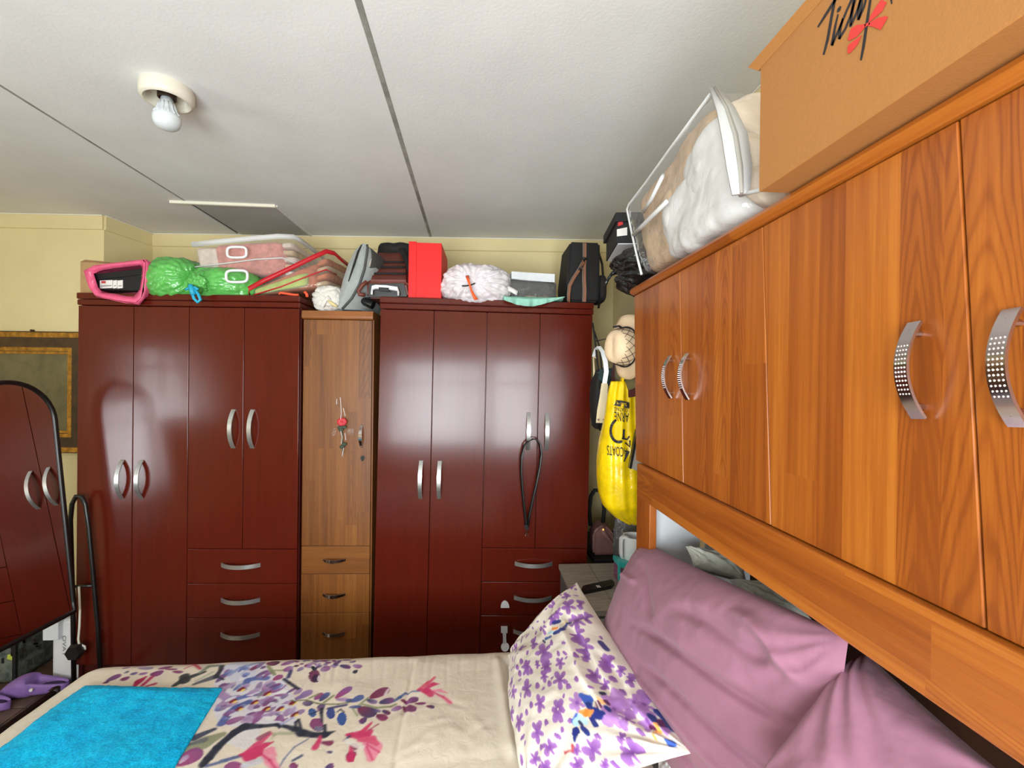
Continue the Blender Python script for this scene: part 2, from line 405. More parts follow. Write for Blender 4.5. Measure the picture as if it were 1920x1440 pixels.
mat('green_bag', [92, 178, 84], .22, var=.12, vscale=9, bmp=.45, bscale=24, bdist=.008, spec=.7)
mat('blue_tie', [40, 170, 205], .4)
mat('white_sack', [226, 218, 222], .35, var=.03, vscale=18, bmp=.35, bscale=36, bdist=.006)
mat('orange_tie', [240, 96, 40], .4)
mat('white_cloth', [222, 218, 210], .85, var=.04, bmp=.3, bscale=30, bdist=.006)
mat('yellow_cloth', [226, 208, 150], .85)
mat('mint_cloth', [150, 205, 186], .85, var=.08, vscale=20, bmp=.3, bscale=60)
mat('grey_pouch', [160, 166, 164], .75, var=.04, vscale=40, bmp=.3, bscale=600, sheen=.2)
mat('grey_pouch_dark', [74, 76, 74], .6)
mat('brown_leather', [108, 50, 38], .5, var=.1, vscale=30, bmp=.25, bscale=220)
mat('strap_stripe', [116, 98, 86], .8, var=.05)
mat('strap_rust', [150, 98, 70], .8, var=.05)
mat('blanket_pink', [190, 128, 120], .95, var=.14, vscale=22, bmp=.6, bscale=70, bdist=.006, sheen=.3)
mat('blanket_cream', [206, 190, 178], .95, var=.08, vscale=22, bmp=.5, bscale=70, bdist=.006)
mat('blanket_fold', [186, 160, 128], .95, var=.12, vscale=18)
mat('blanket_rust', [178, 108, 76], .95, var=.14, vscale=22, bmp=.5, bscale=70)
mat('blanket_green', [166, 178, 112], .95, var=.08, vscale=22, bmp=.4, bscale=60)
mat('zip_white', [208, 208, 206], .5)
mat('zip_red', [196, 22, 36], .45)
mat('zip_grey', [176, 172, 162], .5)
mat('handle_orange', [232, 88, 52], .5)
mat('quilt_white', [214, 213, 210], .92, var=.03, vscale=10, bmp=.35, bscale=30, bdist=.008)
mat('quilt_cream', [222, 206, 186], .92, var=.03, vscale=10, bmp=.3, bscale=30, bdist=.006)
mat('blanket_brown', [184, 156, 124], .95, var=.12, vscale=20, bmp=.6, bscale=45, bdist=.006)
clear('clear_vinyl', dens=.06, rough=.1, bmp=.5)
clear('clear_thin', dens=.02, rough=.06, bmp=.9, bscale=45)
clear('clear_smoke', tint=(170, 168, 172), dens=.12, rough=.15, bmp=.9, bscale=30)
mat('shoebox_grey', [50, 48, 47], .5, var=.06, vscale=30)
mat('gold_ink', [214, 188, 122], .5)
mat('hat_cream', [224, 196, 160], .85, var=.05, bmp=.3, bscale=70, bdist=.004)
mat('hat_olive', [104, 96, 66], .9)
mat('hat_burgundy', [70, 22, 26], .9)
mat('hat_lilac', [150, 138, 150], .9)
mat('yellow_bag', [232, 196, 10], .26, var=.10, vscale=12, bmp=.6, bscale=24, bdist=.008)
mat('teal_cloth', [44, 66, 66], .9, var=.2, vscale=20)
mat('cream_leather', [222, 204, 164], .55, var=.05)
mat('mauve_leather', [134, 92, 88], .6, var=.12, vscale=16, bmp=.3, bscale=90)
mat('folder_grey', [150, 142, 134], .85, var=.05, vscale=200)
mat('grey_wood', [150, 142, 130], .6, var=.14, vscale=6, stretch=(2, 20, 2), bmp=.1)
mat('grey_wood_dark', [92, 88, 82], .6, var=.1)
mat('turquoise', [52, 182, 180], .35)
mat('mauve_print', [124, 78, 104], .6, var=.25, vscale=60)
mat('steel_lid', [190, 186, 176], .25, metal=.8)
mat('pink_linen', [152, 105, 124], .9, var=.025, vscale=6, spec=.15, bmp=.45, bscale=17, bdist=.009, sheen=.12)
mat('marble_cloth', [186, 194, 186], .9, var=.0, vscale=14, col2=[226, 230, 220], bmp=.3, bscale=60)
mat('sheet', [196, 190, 178], .9, var=.03)
mat('slipper_purple', [148, 112, 186], .55, var=.06, vscale=20)
mat('slipper_dark', [58, 40, 82], .7)
mat('patterned_bag', [64, 72, 70], .7, col2=[116, 122, 112], vscale=26)
mat('yellow_print', [196, 206, 80], .6)
mat('cable_white', [228, 224, 210], .5)
mat('porcelain', [214, 208, 192], .4, var=.03)
mat('bulb_white', [206, 212, 214], .3, sss=.1)
mat('rose_red', [200, 40, 52], .5)
mat('leaf_green', [50, 66, 44], .6)
mat('latch_white', [226, 226, 230], .4)
mat('bulb_screw', [60, 44, 34], .4, metal=.4)
# blue towelling
def towel_mat():
    m, nt, b = nodemat('towel_blue'); tc = nd(nt, 'ShaderNodeTexCoord').outputs['Object']
    n1 = nd(nt, 'ShaderNodeTexNoise', Vector=tc, Scale=190, Detail=3, Roughness=.7).outputs[0]
    n2 = nd(nt, 'ShaderNodeTexNoise', Vector=tc, Scale=14, Detail=4).outputs[0]
    c = ramp(nt, mth(nt, 'ADD', mth(nt, 'MULTIPLY', n1, .65), mth(nt, 'MULTIPLY', n2, .35)), [(.34, [0, 138, 194]), (.5, [0, 176, 226]), (.66, [24, 206, 246])])
    nt.links.new(c, b.inputs['Base Color']); b.inputs['Roughness'].default_value = .95; b.inputs['Sheen Weight'].default_value = .05
    b.inputs['Specular IOR Level'].default_value = .1
    bump(nt, b, n1, .6, .003); MATS['towel_blue'] = m
towel_mat()

# ------------------------------------------------------------------ room
ZC = 2.38
def struct(name, vf, m, smooth=False): return tag(mo(name, vf, m, smooth=smooth), kind='structure')
fl = struct('floor', box(-3.2, 1.0, -1.2, 3.25, -.1, -.004), 'grout')
for i in range(11):
    for j in range(12):
        x0 = -3.05+i*.36; y0 = -1.05+j*.36
        mo('tile', box(x0+.003, x0+.357, y0+.003, y0+.357, -.02, 0, .002, 1), 'floor_tile', fl)
ROOT['floor'] = Matrix()
bw = lambda x: 2.9388-.0696*x
struct('wall_back', prism([(-2.3, bw(-2.3), 0), (.95, bw(.95), 0), (.95, bw(.95), ZC), (-2.3, bw(-2.3), ZC)], (0, .12, 0)), 'wall_cream')
# the projecting corner pier on the left
struct('wall_pier', prism([(-3.05, 2.82, 0), (-2.10, 2.771, 0), (-2.044, 3.085, 0), (-3.05, 3.2, 0)], (0, 0, ZC)), 'wall_cream')
struct('wall_right', box(.874, .99, -1.2, 3.1, 0, ZC), 'wall_cream')
def wall_with_hole(axis, c0, c1, a0, a1, h0, h1, z0, z1):
    out = []
    for p, q, r0, r1 in ((a0, h0, 0, ZC), (h1, a1, 0, ZC), (h0, h1, 0, z0), (h0, h1, z1, ZC)):
        out.append(box(p, q, c0, c1, r0, r1) if axis == 'x' else box(c0, c1, p, q, r0, r1))
    return join(*out)
struct('wall_front', wall_with_hole('x', -1.17, -1.05, -3.2, 1.0, -1.3, .5, .55, 1.85), 'wall_cream')
struct('wall_left', wall_with_hole('y', -3.17, -3.05, -1.2, 3.2, .04, .64, 1.06, 1.78), 'wall_cream')
def window(name, M, wd, hg, nb):
    o = tag(mo(name, xf(join(box(0, wd, -.03, .03, 0, .05), box(0, wd, -.03, .03, hg-.05, hg), box(0, .05, -.03, .03, 0, hg), box(wd-.05, wd, -.03, .03, 0, hg)), M), 'white_paint'), kind='structure')
    ROOT[o.name] = Matrix()
    for i in range(1, nb): mo('mullion', xf(box(wd*i/nb-.02, wd*i/nb+.02, -.02, .02, .05, hg-.05), M), 'white_paint', o)
    mo('transom', xf(box(.05, wd-.05, -.02, .02, hg*.68, hg*.68+.03), M), 'white_paint', o)
window('window_1', Matrix.Translation((-1.3, -1.09, .55)), 1.8, 1.3, 3)
window('window_2', Matrix.Translation((-3.09, .04, 1.06)) @ Matrix.Rotation(pi/2, 4, 'Z'), .6, .72, 2)
# ceiling: boards with cover strips
ce = struct('ceiling', box(-3.2, 1.0, -1.2, 3.25, ZC+.012, ZC+.1), 'joint_grey'); ROOT['ceiling'] = Matrix()
for x0, x1 in ((-3.2, -1.511), (-1.499, -.3), (-.284, 1.0)):
    mo('ceiling_board', box(x0, x1, -1.2, 3.25, ZC, ZC+.014, .001, 1), 'ceiling_white', ce)
mo('joint_strip', box(-.3, -.284, -1.2, 3.25, ZC-.0015, ZC+.013, .001, 1), 'joint_grey', ce)
mo('joint_strip', box(-1.511, -1.499, -1.2, 2.5, ZC+.001, ZC+.013, .001, 1), 'joint_grey', ce)
hp = mo('hatch_panel', hexa([(-1.485, 2.515, ZC-.004), (-1.06, 2.515, ZC-.004), (-1.05, bw(-1.05)-.005, ZC-.004), (-1.48, bw(-1.48)-.005, ZC-.004), (-1.485, 2.515, ZC+.01), (-1.06, 2.515, ZC+.01), (-1.05, 3.0, ZC+.01), (-1.48, 3.0, ZC+.01)]), 'hatch_grey', ce)
mo('hatch_strip', box(-1.58, -1.055, 2.495, 2.513, ZC-.014, ZC+.001, .002, 1), 'white_paint', ce)
mo('hatch_strip', hexa([(-1.062, 2.51, ZC-.008), (-1.048, 2.51, ZC-.008), (-1.038, 3.0, ZC-.008), (-1.052, 3.0, ZC-.008), (-1.062, 2.51, ZC), (-1.048, 2.51, ZC), (-1.038, 3.0, ZC), (-1.052, 3.0, ZC)]), 'ceiling_white', ce)
mo('hatch_gap', box(-1.497, -1.488, 2.513, 3.0, ZC-.001, ZC+.005), 'gap_dark', ce)
# cornice boards along the wall tops
def trim(n, a, b, nrm):
    a = np.array(a, float); b = np.array(b, float); nrm = np.array(nrm, float)*.012; z0, z1 = ZC-.083, ZC-.001
    poly = [(*a, z0), (*(a+nrm*.8), z0+.003), (*(a+nrm), z0+.01), (*(a+nrm), z1-.003), (*a, z1)]
    o = struct('trim_%d' % n, prism(poly, (*(b-a), 0)), 'wall_cream'); ROOT[o.name] = Matrix()
    mo('paint_line', prism([(*(a+nrm*.2), z1-.0005), (*(a+nrm*1.5), z1-.0005), (*(a+nrm*1.5), z1-.006), (*(a+nrm*.2), z1-.006)], (*(b-a), 0)), 'white_paint', o)
trim(1, (-2.05, bw(-2.05)), (.874, bw(.874)), (-.07, -1))
trim(2, (-3.05, 2.82), (-2.10, 2.771), (-.05, -1))
trim(3, (-2.10, 2.771), (-2.05, 3.08), (1, -.18))
trim(4, (.874, -1.05), (.874, 2.88), (-1, 0))

# ------------------------------------------------------------------ handles
def bow(L, wd, dep, th=.004, n=17):
    """bow handle standing along z, feet at y=0, bowing to -y"""
    t = np.linspace(-1, 1, n); return strap([(0, -dep*(1-abs(q)**2.2)-.001, q*L/2) for q in t], (1, 0, 0), wd, th)
RX = Matrix.Rotation(pi/2, 4, 'Y')
def put_handle(parent, x, z, L=.183, wd=.019, dep=.034, hor=False, m='aluminium', sh=0):
    M = Matrix.Translation((x, 0, z)) @ (RX if hor else Matrix())
    return mo('handle', xf(bow(L, wd, dep), M), m, parent, smooth=True, sharp=40, local=True)
def wardrobe(label, loc, ang, roll):
    r = thing('wardrobe', label, 'wardrobe', loc, ang, None, roll); W = 1.038
    mo('carcass', join(box(0, .018, .019, .42, 0, 1.806), box(W-.018, W, .019, .42, 0, 1.806), box(.018, W-.018, .4, .42, 0, 1.806), box(.018, W-.018, .021, .40, .09, 1.800)), 'mahogany_side', r, local=True)
    mo('cornice', join(box(-.002, W+.002, -.004, .425, 1.806, 1.833, .005), box(-.002, W+.002, -.008, .425, 1.834, 1.864, .005)), 'mahogany', r, local=True)
    mo('plinth', box(.0, W, .03, .40, 0, .088), 'mahogany_side', r, local=True)
    xs = [0.001, .2595, .5175, .7765, W-.001]; g = .0014
    for i in range(4):
        z0 = .1 if i < 2 else .652
        d = mo('door', box(xs[i]+g, xs[i+1]-g, 0, .018, z0+g, 1.803, .0016), 'mahogany', r, local=True)
        zc = .982 if i < 2 else 1.226
        hx = (xs[i+1]-.046 if i % 2 == 0 else xs[i]+.044)
        put_handle(d, hx, zc)
    zs = [.652, .487, .322, .1]
    for i in range(3):
        d = mo('drawer', box(xs[2]+g, xs[4]-g, 0, .018, zs[i+1]+g, zs[i]-g, .0016), 'mahogany', r, local=True)
        put_handle(d, .772, [.577, .410, .245][i], hor=True)
    return r
WL = wardrobe('glossy mahogany four-door wardrobe beside the tall mirror, left of the slim oak cabinet', (-1.876, 2.327, 0), -.056, 0)
WR = wardrobe('glossy mahogany four-door wardrobe with a belt on one handle, right of the slim cabinet', (-.483, 2.263, .006), -.037, .012)

# slim oak cabinet between the wardrobes
SC = thing('slim_cabinet', 'slim oak cabinet with one door and three drawers squeezed between the wardrobes', 'cabinet', (-.835, 2.290, 0), -.05)
SW = .338
mo('carcass', join(box(.006, .014, .019, .36, 0, 1.757), box(SW-.012, SW, .019, .36, 0, 1.757), box(.012, SW-.012, .34, .36, 0, 1.757), box(.012, SW-.012, .021, .34, 0, 1.75)), 'oak_edge', SC, local=True)
prof = [(0, -.004, 1.757), (0, -.012, 1.762), (0, -.014, 1.772), (0, -.010, 1.797), (0, .36, 1.797), (0, .36, 1.757)]
mo('cornice', prism([(.002, y, z) for _, y, z in prof], (SW+.001, 0, 0)), 'oak_edge', SC, local=True)
sd = mo('door', box(.006, SW-.005, 0, .018, .660, 1.755, .0015), 'oak', SC, local=True)
def small_handle(parent, x, z, hor):
    M = Matrix.Translation((x, 0, z)) @ (RX if hor else Matrix())
    t = np.linspace(-1, 1, 15)
    return mo('handle', xf(join(strap([(0, -.026*(1-abs(q)**2)-.004, q*.052) for q in t], (1, 0, 0), [.011+.006*(1-abs(q)) for q in t], .005), tube([(0, 0, .046), (0, -.012, .046)], .005), tube([(0, 0, -.046), (0, -.012, -.046)], .005)), M), 'chrome', parent, smooth=True, sharp=40, local=True)
small_handle(sd, .290, 1.194, False)
mo('lock', join(tube([(.295, .001, 1.088), (.295, -.004, 1.088)], .011, 16), box(.291, .299, -.012, -.003, 1.074, 1.092, .002)), 'black_metal', sd, local=True)
for i, (z0, z1) in enumerate(((.525, .658), (.335, .523), (.02, .333))):
    d = mo('drawer', box(.006, SW-.005, 0, .018, z0, z1, .0015), 'oak_lying' if i == 0 else 'oak', SC, local=True)
    small_handle(d, .165, [.594, .426, .240][i], True)

# overhead cabinet over the bed head
OC = thing('overhead_cabinet', 'cherry wood overhead cupboard unit spanning the bed head along the right wall', 'cabinet', (.52, 1.462, 0), -pi/2)
SH = .062
def shear(vf): v = np.array(vf[0], float); v[:, 0] += SH*(1.48-v[:, 2]); return v, vf[1]
mo('carcass', join(shear(box(-.016, 1.72, .019, .354, 1.215, 1.752))), 'cherry_plain', OC, local=True)
nose = [(y, z) for y, z in ((.354, 1.752), (-.006, 1.752), (-.014, 1.756), (-.017, 1.764), (-.013, 1.772), (-.004, 1.776), (.354, 1.776))]
mo('cornice', prism([(-.012, y, z) for y, z in nose], (1.76, 0, 0)), 'cherry_rail', OC, local=True)
def stud_handle(parent, x, z):
    L, wd, dep = .112, .0165, .020; t = np.linspace(-1, 1, 19)
    yy = lambda q: -dep*(1-abs(q)**2)-.006
    b = join(strap([(0, yy(q), q*L/2) for q in t], (1, 0, 0), wd, .0035), tube([(0, 0, .043), (0, yy(.77), .043)], .004), tube([(0, 0, -.043), (0, yy(-.77), -.043)], .004))
    M = Matrix.Translation((x+SH*(1.48-z), 0, z)) @ Matrix.Rotation(SH*.9, 4, 'Y').inverted()
    h = mo('handle', xf(b, M), 'chrome', parent, smooth=True, sharp=40, local=True)
    dots = []; dv, df = ico(1)
    for q in np.linspace(-.5, .5, 12):
        for xx in (-.0056, -.0019, .0019, .0056):
            dots.append((dv*np.array([.0011, .0008, .0013])+np.array([xx, yy(q)-.0019, q*L/2]), df))
    mo('stud_grid', xf(join(*dots), M), 'chrome_dot', h, local=True)
for i in range(5):
    d = mo('door', shear(box(i*.34+.0012, (i+1)*.34-.0012, 0, .018, 1.2145, 1.7505, .0015)), 'cherry', OC, local=True)
    stud_handle(d, (i+1)*.34-.054 if i % 2 == 0 else i*.34+.044, 1.480)
mo('rail', box(.062, 1.76, -.0125, .012, 1.111, 1.2126, .003), 'cherry_rail', OC, local=True)
mo('post', box(.062, .168, -.0115, .010, 0, 1.112, .002), 'cherry', OC, local=True)
mo('post', box(1.65, 1.75, -.0115, .010, 0, 1.112, .002), 'cherry', OC, local=True)
mo('headboard_panel', box(.168, 1.65, -.004, .012, 0, .80, .002), 'dark_wood', OC, local=True)  # assumed panel, hidden by the pillows, added for them to lean on
mo('added_shelf', box(.03, 1.75, .012, .35, .80, .82, .002), 'dark_wood', OC, local=True)  # unseen, added inside the unit to support the cushions
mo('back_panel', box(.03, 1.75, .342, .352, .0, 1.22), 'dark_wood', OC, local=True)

# ------------------------------------------------------------------ on the left wardrobe (top at z=1.864)
TL_ = 1.864
V3 = lambda *a: np.array(a, float)
# kraft carton at the left end
kc = thing('carton', 'small brown carton behind the pink plastic bag at the left end of the wardrobe top', 'box', (-1.9, 2.45, TL_))
a = at_y(150, 548, 2.40); b = at_y(198, 492, 2.40)
mo('body', box(a[0], a[0]+.17, 2.40, 2.62, TL_, b[2], .002), 'kraft', kc)
mo('flap', hexa([(a[0], 2.40, b[2]), (a[0]+.17, 2.40, b[2]), (a[0]+.17, 2.404, b[2]), (a[0], 2.404, b[2]), (a[0]+.03, 2.385, b[2]+.004), (a[0]+.15, 2.385, b[2]-.004), (a[0]+.15, 2.389, b[2]), (a[0]+.03, 2.389, b[2]+.008)]), 'kraft', kc)
mo('tape', box(a[0]+.07, a[0]+.11, 2.3985, 2.40, b[2]-.06, b[2]-.02), 'carton_edge', kc)
# pink bag lying open towards the room
fr_px = [(158, 508), (176, 500), (205, 495), (240, 491), (268, 488), (274, 493), (272, 520), (268, 545), (266, 558), (256, 568), (235, 566), (205, 560), (180, 554), (168, 540)]
FRP = [at_y(u, v, 2.268) for u, v in fr_px]
cen = np.mean(FRP, 0)
lay = []
for k, (dy, s_) in enumerate(((0, 1.0), (.012, 1.03), (.05, 1.02), (.12, 1.04), (.22, 1.02), (.32, .92), (.36, .6), (.37, .05))):
    for i, p in enumerate(FRP):
        q = cen+(p-cen)*s_+V3(.03*dy/.3+.004*math.sin(i*2+k), dy, 0)
        if dy > .04: q[2] = max(q[2], TL_+.003)
        lay.append(q+V3(0, 0, .004*math.sin(i*1.7+k*2.1)))
n_ = len(FRP); fs = [[k*n_+i, k*n_+(i+1) % n_, (k+1)*n_+(i+1) % n_, (k+1)*n_+i] for k in range(7) for i in range(n_)]
pb = mo('plastic_bag', (lay, fs), 'pink_bag', smooth=True); sol = pb.modifiers.new('s', 'SOLIDIFY'); sol.thickness = .003; sol.offset = 1
tag(pb, 'pink plastic bag lying open with a black box inside it', 'bag')
lip = [cen+(p-cen)*.955+V3(0, -.002, 0) for p in FRP]; ROOT[pb.name] = Matrix()
lipf = [[i, (i+1) % n_, n_+(i+1) % n_, n_+i] for i in range(n_)]
lv = [p+V3(0, -.003, 0) for p in FRP]+[cen+(p-cen)*(.80 if i not in (8, 9, 10, 11) else .70)+V3(0, .012, 0) for i, p in enumerate(FRP)]
lo = mo('folded_lip', (lv, lipf), 'pink_bag', pb, smooth=True); s2 = lo.modifiers.new('s', 'SOLIDIFY'); s2.thickness = .003
bb = thing('shoe_box', 'black box with white stickers inside the open pink bag', 'box', (-1.8, 2.32, TL_+.012))
c0 = [at_y(182, 551, 2.31), at_y(262, 553, 2.31), at_y(266, 506, 2.31), at_y(180, 517, 2.31)]
zb = TL_+.014
lo4 = [c0[0], c0[1], c0[1]+V3(.0, .24, 0), c0[0]+V3(.0, .24, 0)]; hi4 = [c0[3], c0[2], c0[2]+V3(0, .24, 0), c0[3]+V3(0, .24, 0)]
for q in lo4: q[2] = zb
mo('body', hexa(lo4+hi4), 'black_matt', bb)
lh = [q+V3(s_, -.006 if k < 2 else .006, -.022) for k, (q, s_) in enumerate(zip(hi4, (-.006, .004, .004, -.006)))]
mo('lid', hexa(lh+[q+V3(0, 0, .026) for q in lh]), 'black_matt', bb)
for (u0, u1), red in (((187, 211), 1), ((212, 219), 0), ((220, 230), 0)):
    s4 = [at_y(u, v, 2.307) for u, v in ((u0, 541), (u1, 540), (u1, 525), (u0, 526))]
    mo('sticker', prism(s4, (0, .003, 0)), 'label_white', bb)
    if red: mo('sticker_mark', prism([at_y(u, v, 2.3062) for u, v in ((190, 531), (198, 531), (198, 527), (190, 527))], (0, .001, 0)), 'label_red', bb)
    mo('sticker_print', prism([at_y(u, v, 2.3062) for u, v in ((u0+2, 537), (u1-2, 536), (u1-2, 534.6), (u0+2, 535.6))], (0, .001, 0)), 'label_grey', bb)
# green bags
def knot(name, c, r, m, parent, seed, stretch=(1, 1, 1)):
    d, f = ico(4); q = d*(1+.35*fbm(d*2.5, seed, 3)[:, None]+.12*np.sin(np.arctan2(d[:, 2], d[:, 0])*7)[:, None])*np.array(stretch)*r+np.asarray(c)
    return mo(name, (q, f), m, parent, smooth=True)
c1 = at_y(328, 527, 2.40); g1 = thing('green_bag', 'bulging green plastic bag with a twisted knot, beside the pink bag', 'bag', (c1[0], c1[1], TL_), group=None)
mo('sack', plastic((c1[0]+.022, 2.41, c1[2]-.005), (.142, .15, .114), (.75, -.6, .05), n=30, amp=.04, nz=.04, seed=3, p=2.3, pinch=.15, flat=TL_-.022), 'green_bag', g1, smooth=True)
kp = at_y(374, 530, 2.27); knot('knot', kp, .05, 'green_bag', g1, 5, (.9, .8, .95))
mo('tie', tube([at_y(u, v, 2.215) for u, v in ((348, 543), (355, 540), (366, 539), (372, 543))], .006, 6), 'blue_tie', g1, smooth=True)
c2 = at_y(425, 537, 2.39); g2 = thing('green_bag', 'green plastic bag with blue tie, under the clear blanket bag', 'bag', (c2[0], c2[1], TL_))
mo('sack', plastic((c2[0], 2.41, c2[2]-.005), (.178, .15, .094), (-.9, -.42, -.12), n=28, amp=.045, nz=.045, seed=11, p=2.3, pinch=.25, flat=TL_-.02), 'green_bag', g2, smooth=True)
mo('tie', join(tube([at_y(u, v, 2.215) for u, v in ((358, 533), (359, 545), (364, 560), (371, 567), (376, 562), (372, 552), (363, 540))], .007, 6), tube([at_y(u, v, 2.21) for u, v in ((357, 534), (360, 544), (363, 553))], .011, 6)), 'blue_tie', g2, smooth=True)

# zipped clear bag with pink blanket resting on the green bag
def blanket_bag(nm, lab, BL, BR, TR, TLp, back, mats, pipe_m, seed):
    """BL.. front face corners; back vector; returns root"""
    r = thing(nm, lab, 'blanket bag', tuple(BL))
    BL, BR, TR, TLp, back = [np.asarray(x, float) for x in (BL, BR, TR, TLp, back)]
    def P(a, b, c): return (BL*(1-a)*(1-b)+BR*a*(1-b)+TR*a*b+TLp*(1-a)*b)+back*c
    ex = np.linalg.norm(BR-BL); ez = np.linalg.norm(TLp-BL); ey = np.linalg.norm(back)
    def soft(lo, hi, p=7, s=5, am=.006, sd=0, sc_=14):
        d, f = ico(s); rr = (np.abs(d)**p).sum(1)**(-1/p); q = d*rr[:, None]
        t = np.array(lo)+(q+1)/2*(np.array(hi)-np.array(lo))
        v = np.array([P(*x) for x in t]); cc = P(.5, .5, .5)
        nn = v-cc; nn /= np.linalg.norm(nn, axis=1)[:, None]
        return v+nn*am*fbm(v*sc_, sd+seed, 3)[:, None], f
    return r, P, soft
BLp, BRp, TRp, TLq = at_y(366, 508, 2.335), at_y(556, 522, 2.36), at_y(549, 441, 2.36), at_y(357, 455, 2.335)
wb, P, soft = blanket_bag('blanket_bag', 'zipped clear vinyl bag holding a folded pink blanket, lying on the green bags', BLp, BRp, TRp, TLq, (.02, .42, .0), None, None, 21)
mo('pale_blanket', soft((.02, .03, .03), (.24, .90, .97), sd=1), 'blanket_cream', wb, smooth=True)
mo('pink_blanket', soft((.19, .02, .02), (.90, .93, .97), p=9, sd=2), 'blanket_pink', wb, smooth=True)
for k in range(5):
    mo('blanket_fold', soft((.84, .05+.17*k, .05), (1.0-.012*abs(k-2), .21+.17*k, .96), p=5, s=4, sd=3+k), 'blanket_fold' if k % 2 else 'blanket_cream', wb, smooth=True)
mo('clear_cover', soft((-.01, -.01, -.01), (1.02, 1.0, 1.0), p=12, am=.004, sd=9), 'clear_vinyl', wb, smooth=True)
mo('zip_band', join(strap([P(0, .95, .02), P(.3, .96, -.01), P(.6, .985, -.01), P(.85, 1.0, .0), P(.985, 1.0, .06), P(1.01, .99, .2), P(1.01, .98, .6), P(1.0, .98, .98)], (0, -.35, 1), .024, .006)), 'zip_white', wb, smooth=True)
mo('piping', tube([P(.0, .18, .05), P(-.005, .14, .0), P(.3, .28, -.02), P(.62, .42, -.02), P(.88, .47, -.01), P(1.0, .36, .1), P(1.01, .3, .4)], .0035, 6), 'zip_white', wb, smooth=True)
def loop_handle(nm, cu, cv, wu, hv, y, r_, par, m='white_plastic'):
    pts = []
    for k in range(32):
        t = 2*pi*k/32; x = math.cos(t); z = math.sin(t)
        e = .55; pts.append(at_y(cu+wu*math.copysign(abs(x)**e, x), cv-hv*math.copysign(abs(z)**e, z), y))
    return mo(nm, tube(pts, r_, 8, closed=True), m, par, smooth=True)
loop_handle('loop_handle', 444, 473, 18, 10, 2.318, .0062, wb)
loop_handle('loop_handle', 444, 518, 20, 11, 2.235, .0062, wb)

# red zipped bag, tilted
BLp, BRp, TRp, TLq = at_y(470, 556, 2.325), at_y(612, 537, 2.36), at_y(616, 473, 2.40), at_y(468, 540, 2.325)
rb, P, soft = blanket_bag('blanket_bag', 'tilted clear bag with a red zip holding rust and green blankets', BLp, BRp, TRp, TLq, (.06, .42, .0), None, None, 33)
mo('rust_blanket', soft((.03, .03, .02), (.86, .94, .96), p=8, sd=1, am=.004), 'blanket_rust', rb, smooth=True)
mo('green_panel', soft((.06, .12, -.02), (.74, .62, .12), p=8, sd=4, s=4, am=.003), 'blanket_green', rb, smooth=True)
for k in range(4):
    mo('blanket_fold', soft((.80, .04+.23*k, .04), (1.0-.015*abs(k-1), .25+.23*k, .97), p=5, s=4, sd=5+k), 'blanket_rust' if k % 2 else 'blanket_fold', rb, smooth=True)
mo('clear_cover', soft((-.01, -.01, -.01), (1.02, 1.02, 1.0), p=12, am=.004, sd=9), 'clear_vinyl', rb, smooth=True)
mo('zip_band', strap([P(-.01, .2, .0), P(-.005, .85, -.02), P(.2, .97, -.03), P(.5, 1.0, -.03), P(.8, 1.04, -.02), P(.97, 1.06, .0), P(1.02, 1.03, .12), P(1.03, .95, .3), P(1.03, .9, .6)], (-.3, -.25, 1), .022, .007), 'zip_red', rb, smooth=True)
mo('piping', tube([P(.05, .06, -.02), P(.4, .25, -.03), P(.8, .45, -.02), P(.98, .5, .0), P(1.02, .45, .2)], .0035, 6), 'zip_red', rb, smooth=True)
mo('strap_handle', tube([at_y(u, v, 2.285) for u, v in ((523, 552), (526, 549), (540, 551), (553, 553), (560, 553))], .006, 8), 'handle_orange', rb, smooth=True)
mo('strap_handle', tube([at_y(u, v, 2.285) for u, v in ((571, 547), (575, 551), (576, 557))], .007, 8), 'handle_orange', rb, smooth=True)

# ------------------------------------------------------------------ on the slim cabinet (top z=1.797)
TS = 1.797
cb = thing('cloth_bag', 'white cloth bundle tied with a knot on the slim cabinet', 'bundle', (-.74, 2.36, TS))
cc = at_y(618, 562, 2.36)
mo('bundle', plastic((cc[0], 2.37, cc[2]), (.075, .08, .068), (-.35, -.9, .15), n=12, amp=.09, nz=.05, seed=41, pinch=.1, flat=TS), 'white_cloth', cb, smooth=True)
mo('knot', tube([at_y(u, v, 2.285) for u, v in ((603, 575), (606, 566), (611, 562), (615, 556), (618, 560), (612, 563), (608, 570), (605, 576))], .006, 6), 'white_cloth', cb, smooth=True)
mo('yellow_lining', tube([at_y(u, v, 2.287) for u, v in ((615, 563), (622, 569), (632, 575))], [.004, .009, .005], 8), 'yellow_cloth', cb, smooth=True)
# upright grey pouch
gp = thing('pouch', 'grey zipped pouch leaning upright between cloth bundle and brown suitcase', 'pouch', (-.6, 2.3, TS))
px_l = [(634, 578), (636, 555), (643, 525), (653, 495), (665, 470), (676, 459), (684, 458)]
px_r = [(640, 580), (658, 560), (672, 535), (682, 505), (686, 480), (688, 465), (687, 459)]
py_b = [(676, 581), (684, 560), (697, 528), (704, 502), (706, 484), (703, 473), (700, 470)]
rows = []
for k in range(7):
    l, m2, r_ = at_y(*px_l[k], 2.31), at_y(*px_r[k], 2.285), at_y(*py_b[k], 2.33)
    bk = r_+V3(.03, .26, .0); bl = l+V3(-.005, .26, 0)
    for q in (l, l*.5+m2*.5+V3(-.004, -.02, 0), m2, m2*.5+r_*.5+V3(0, -.002, 0), r_, bk, bl):
        q = q.copy(); q[2] = max(q[2], TS); rows.append(q)
mo('body', (rows, [[k*7+i, k*7+(i+1) % 7, (k+1)*7+(i+1) % 7, (k+1)*7+i] for k in range(6) for i in range(7)]+[list(range(7))[::-1], list(range(42, 49))]), 'grey_pouch', gp, smooth=True, sharp=50)
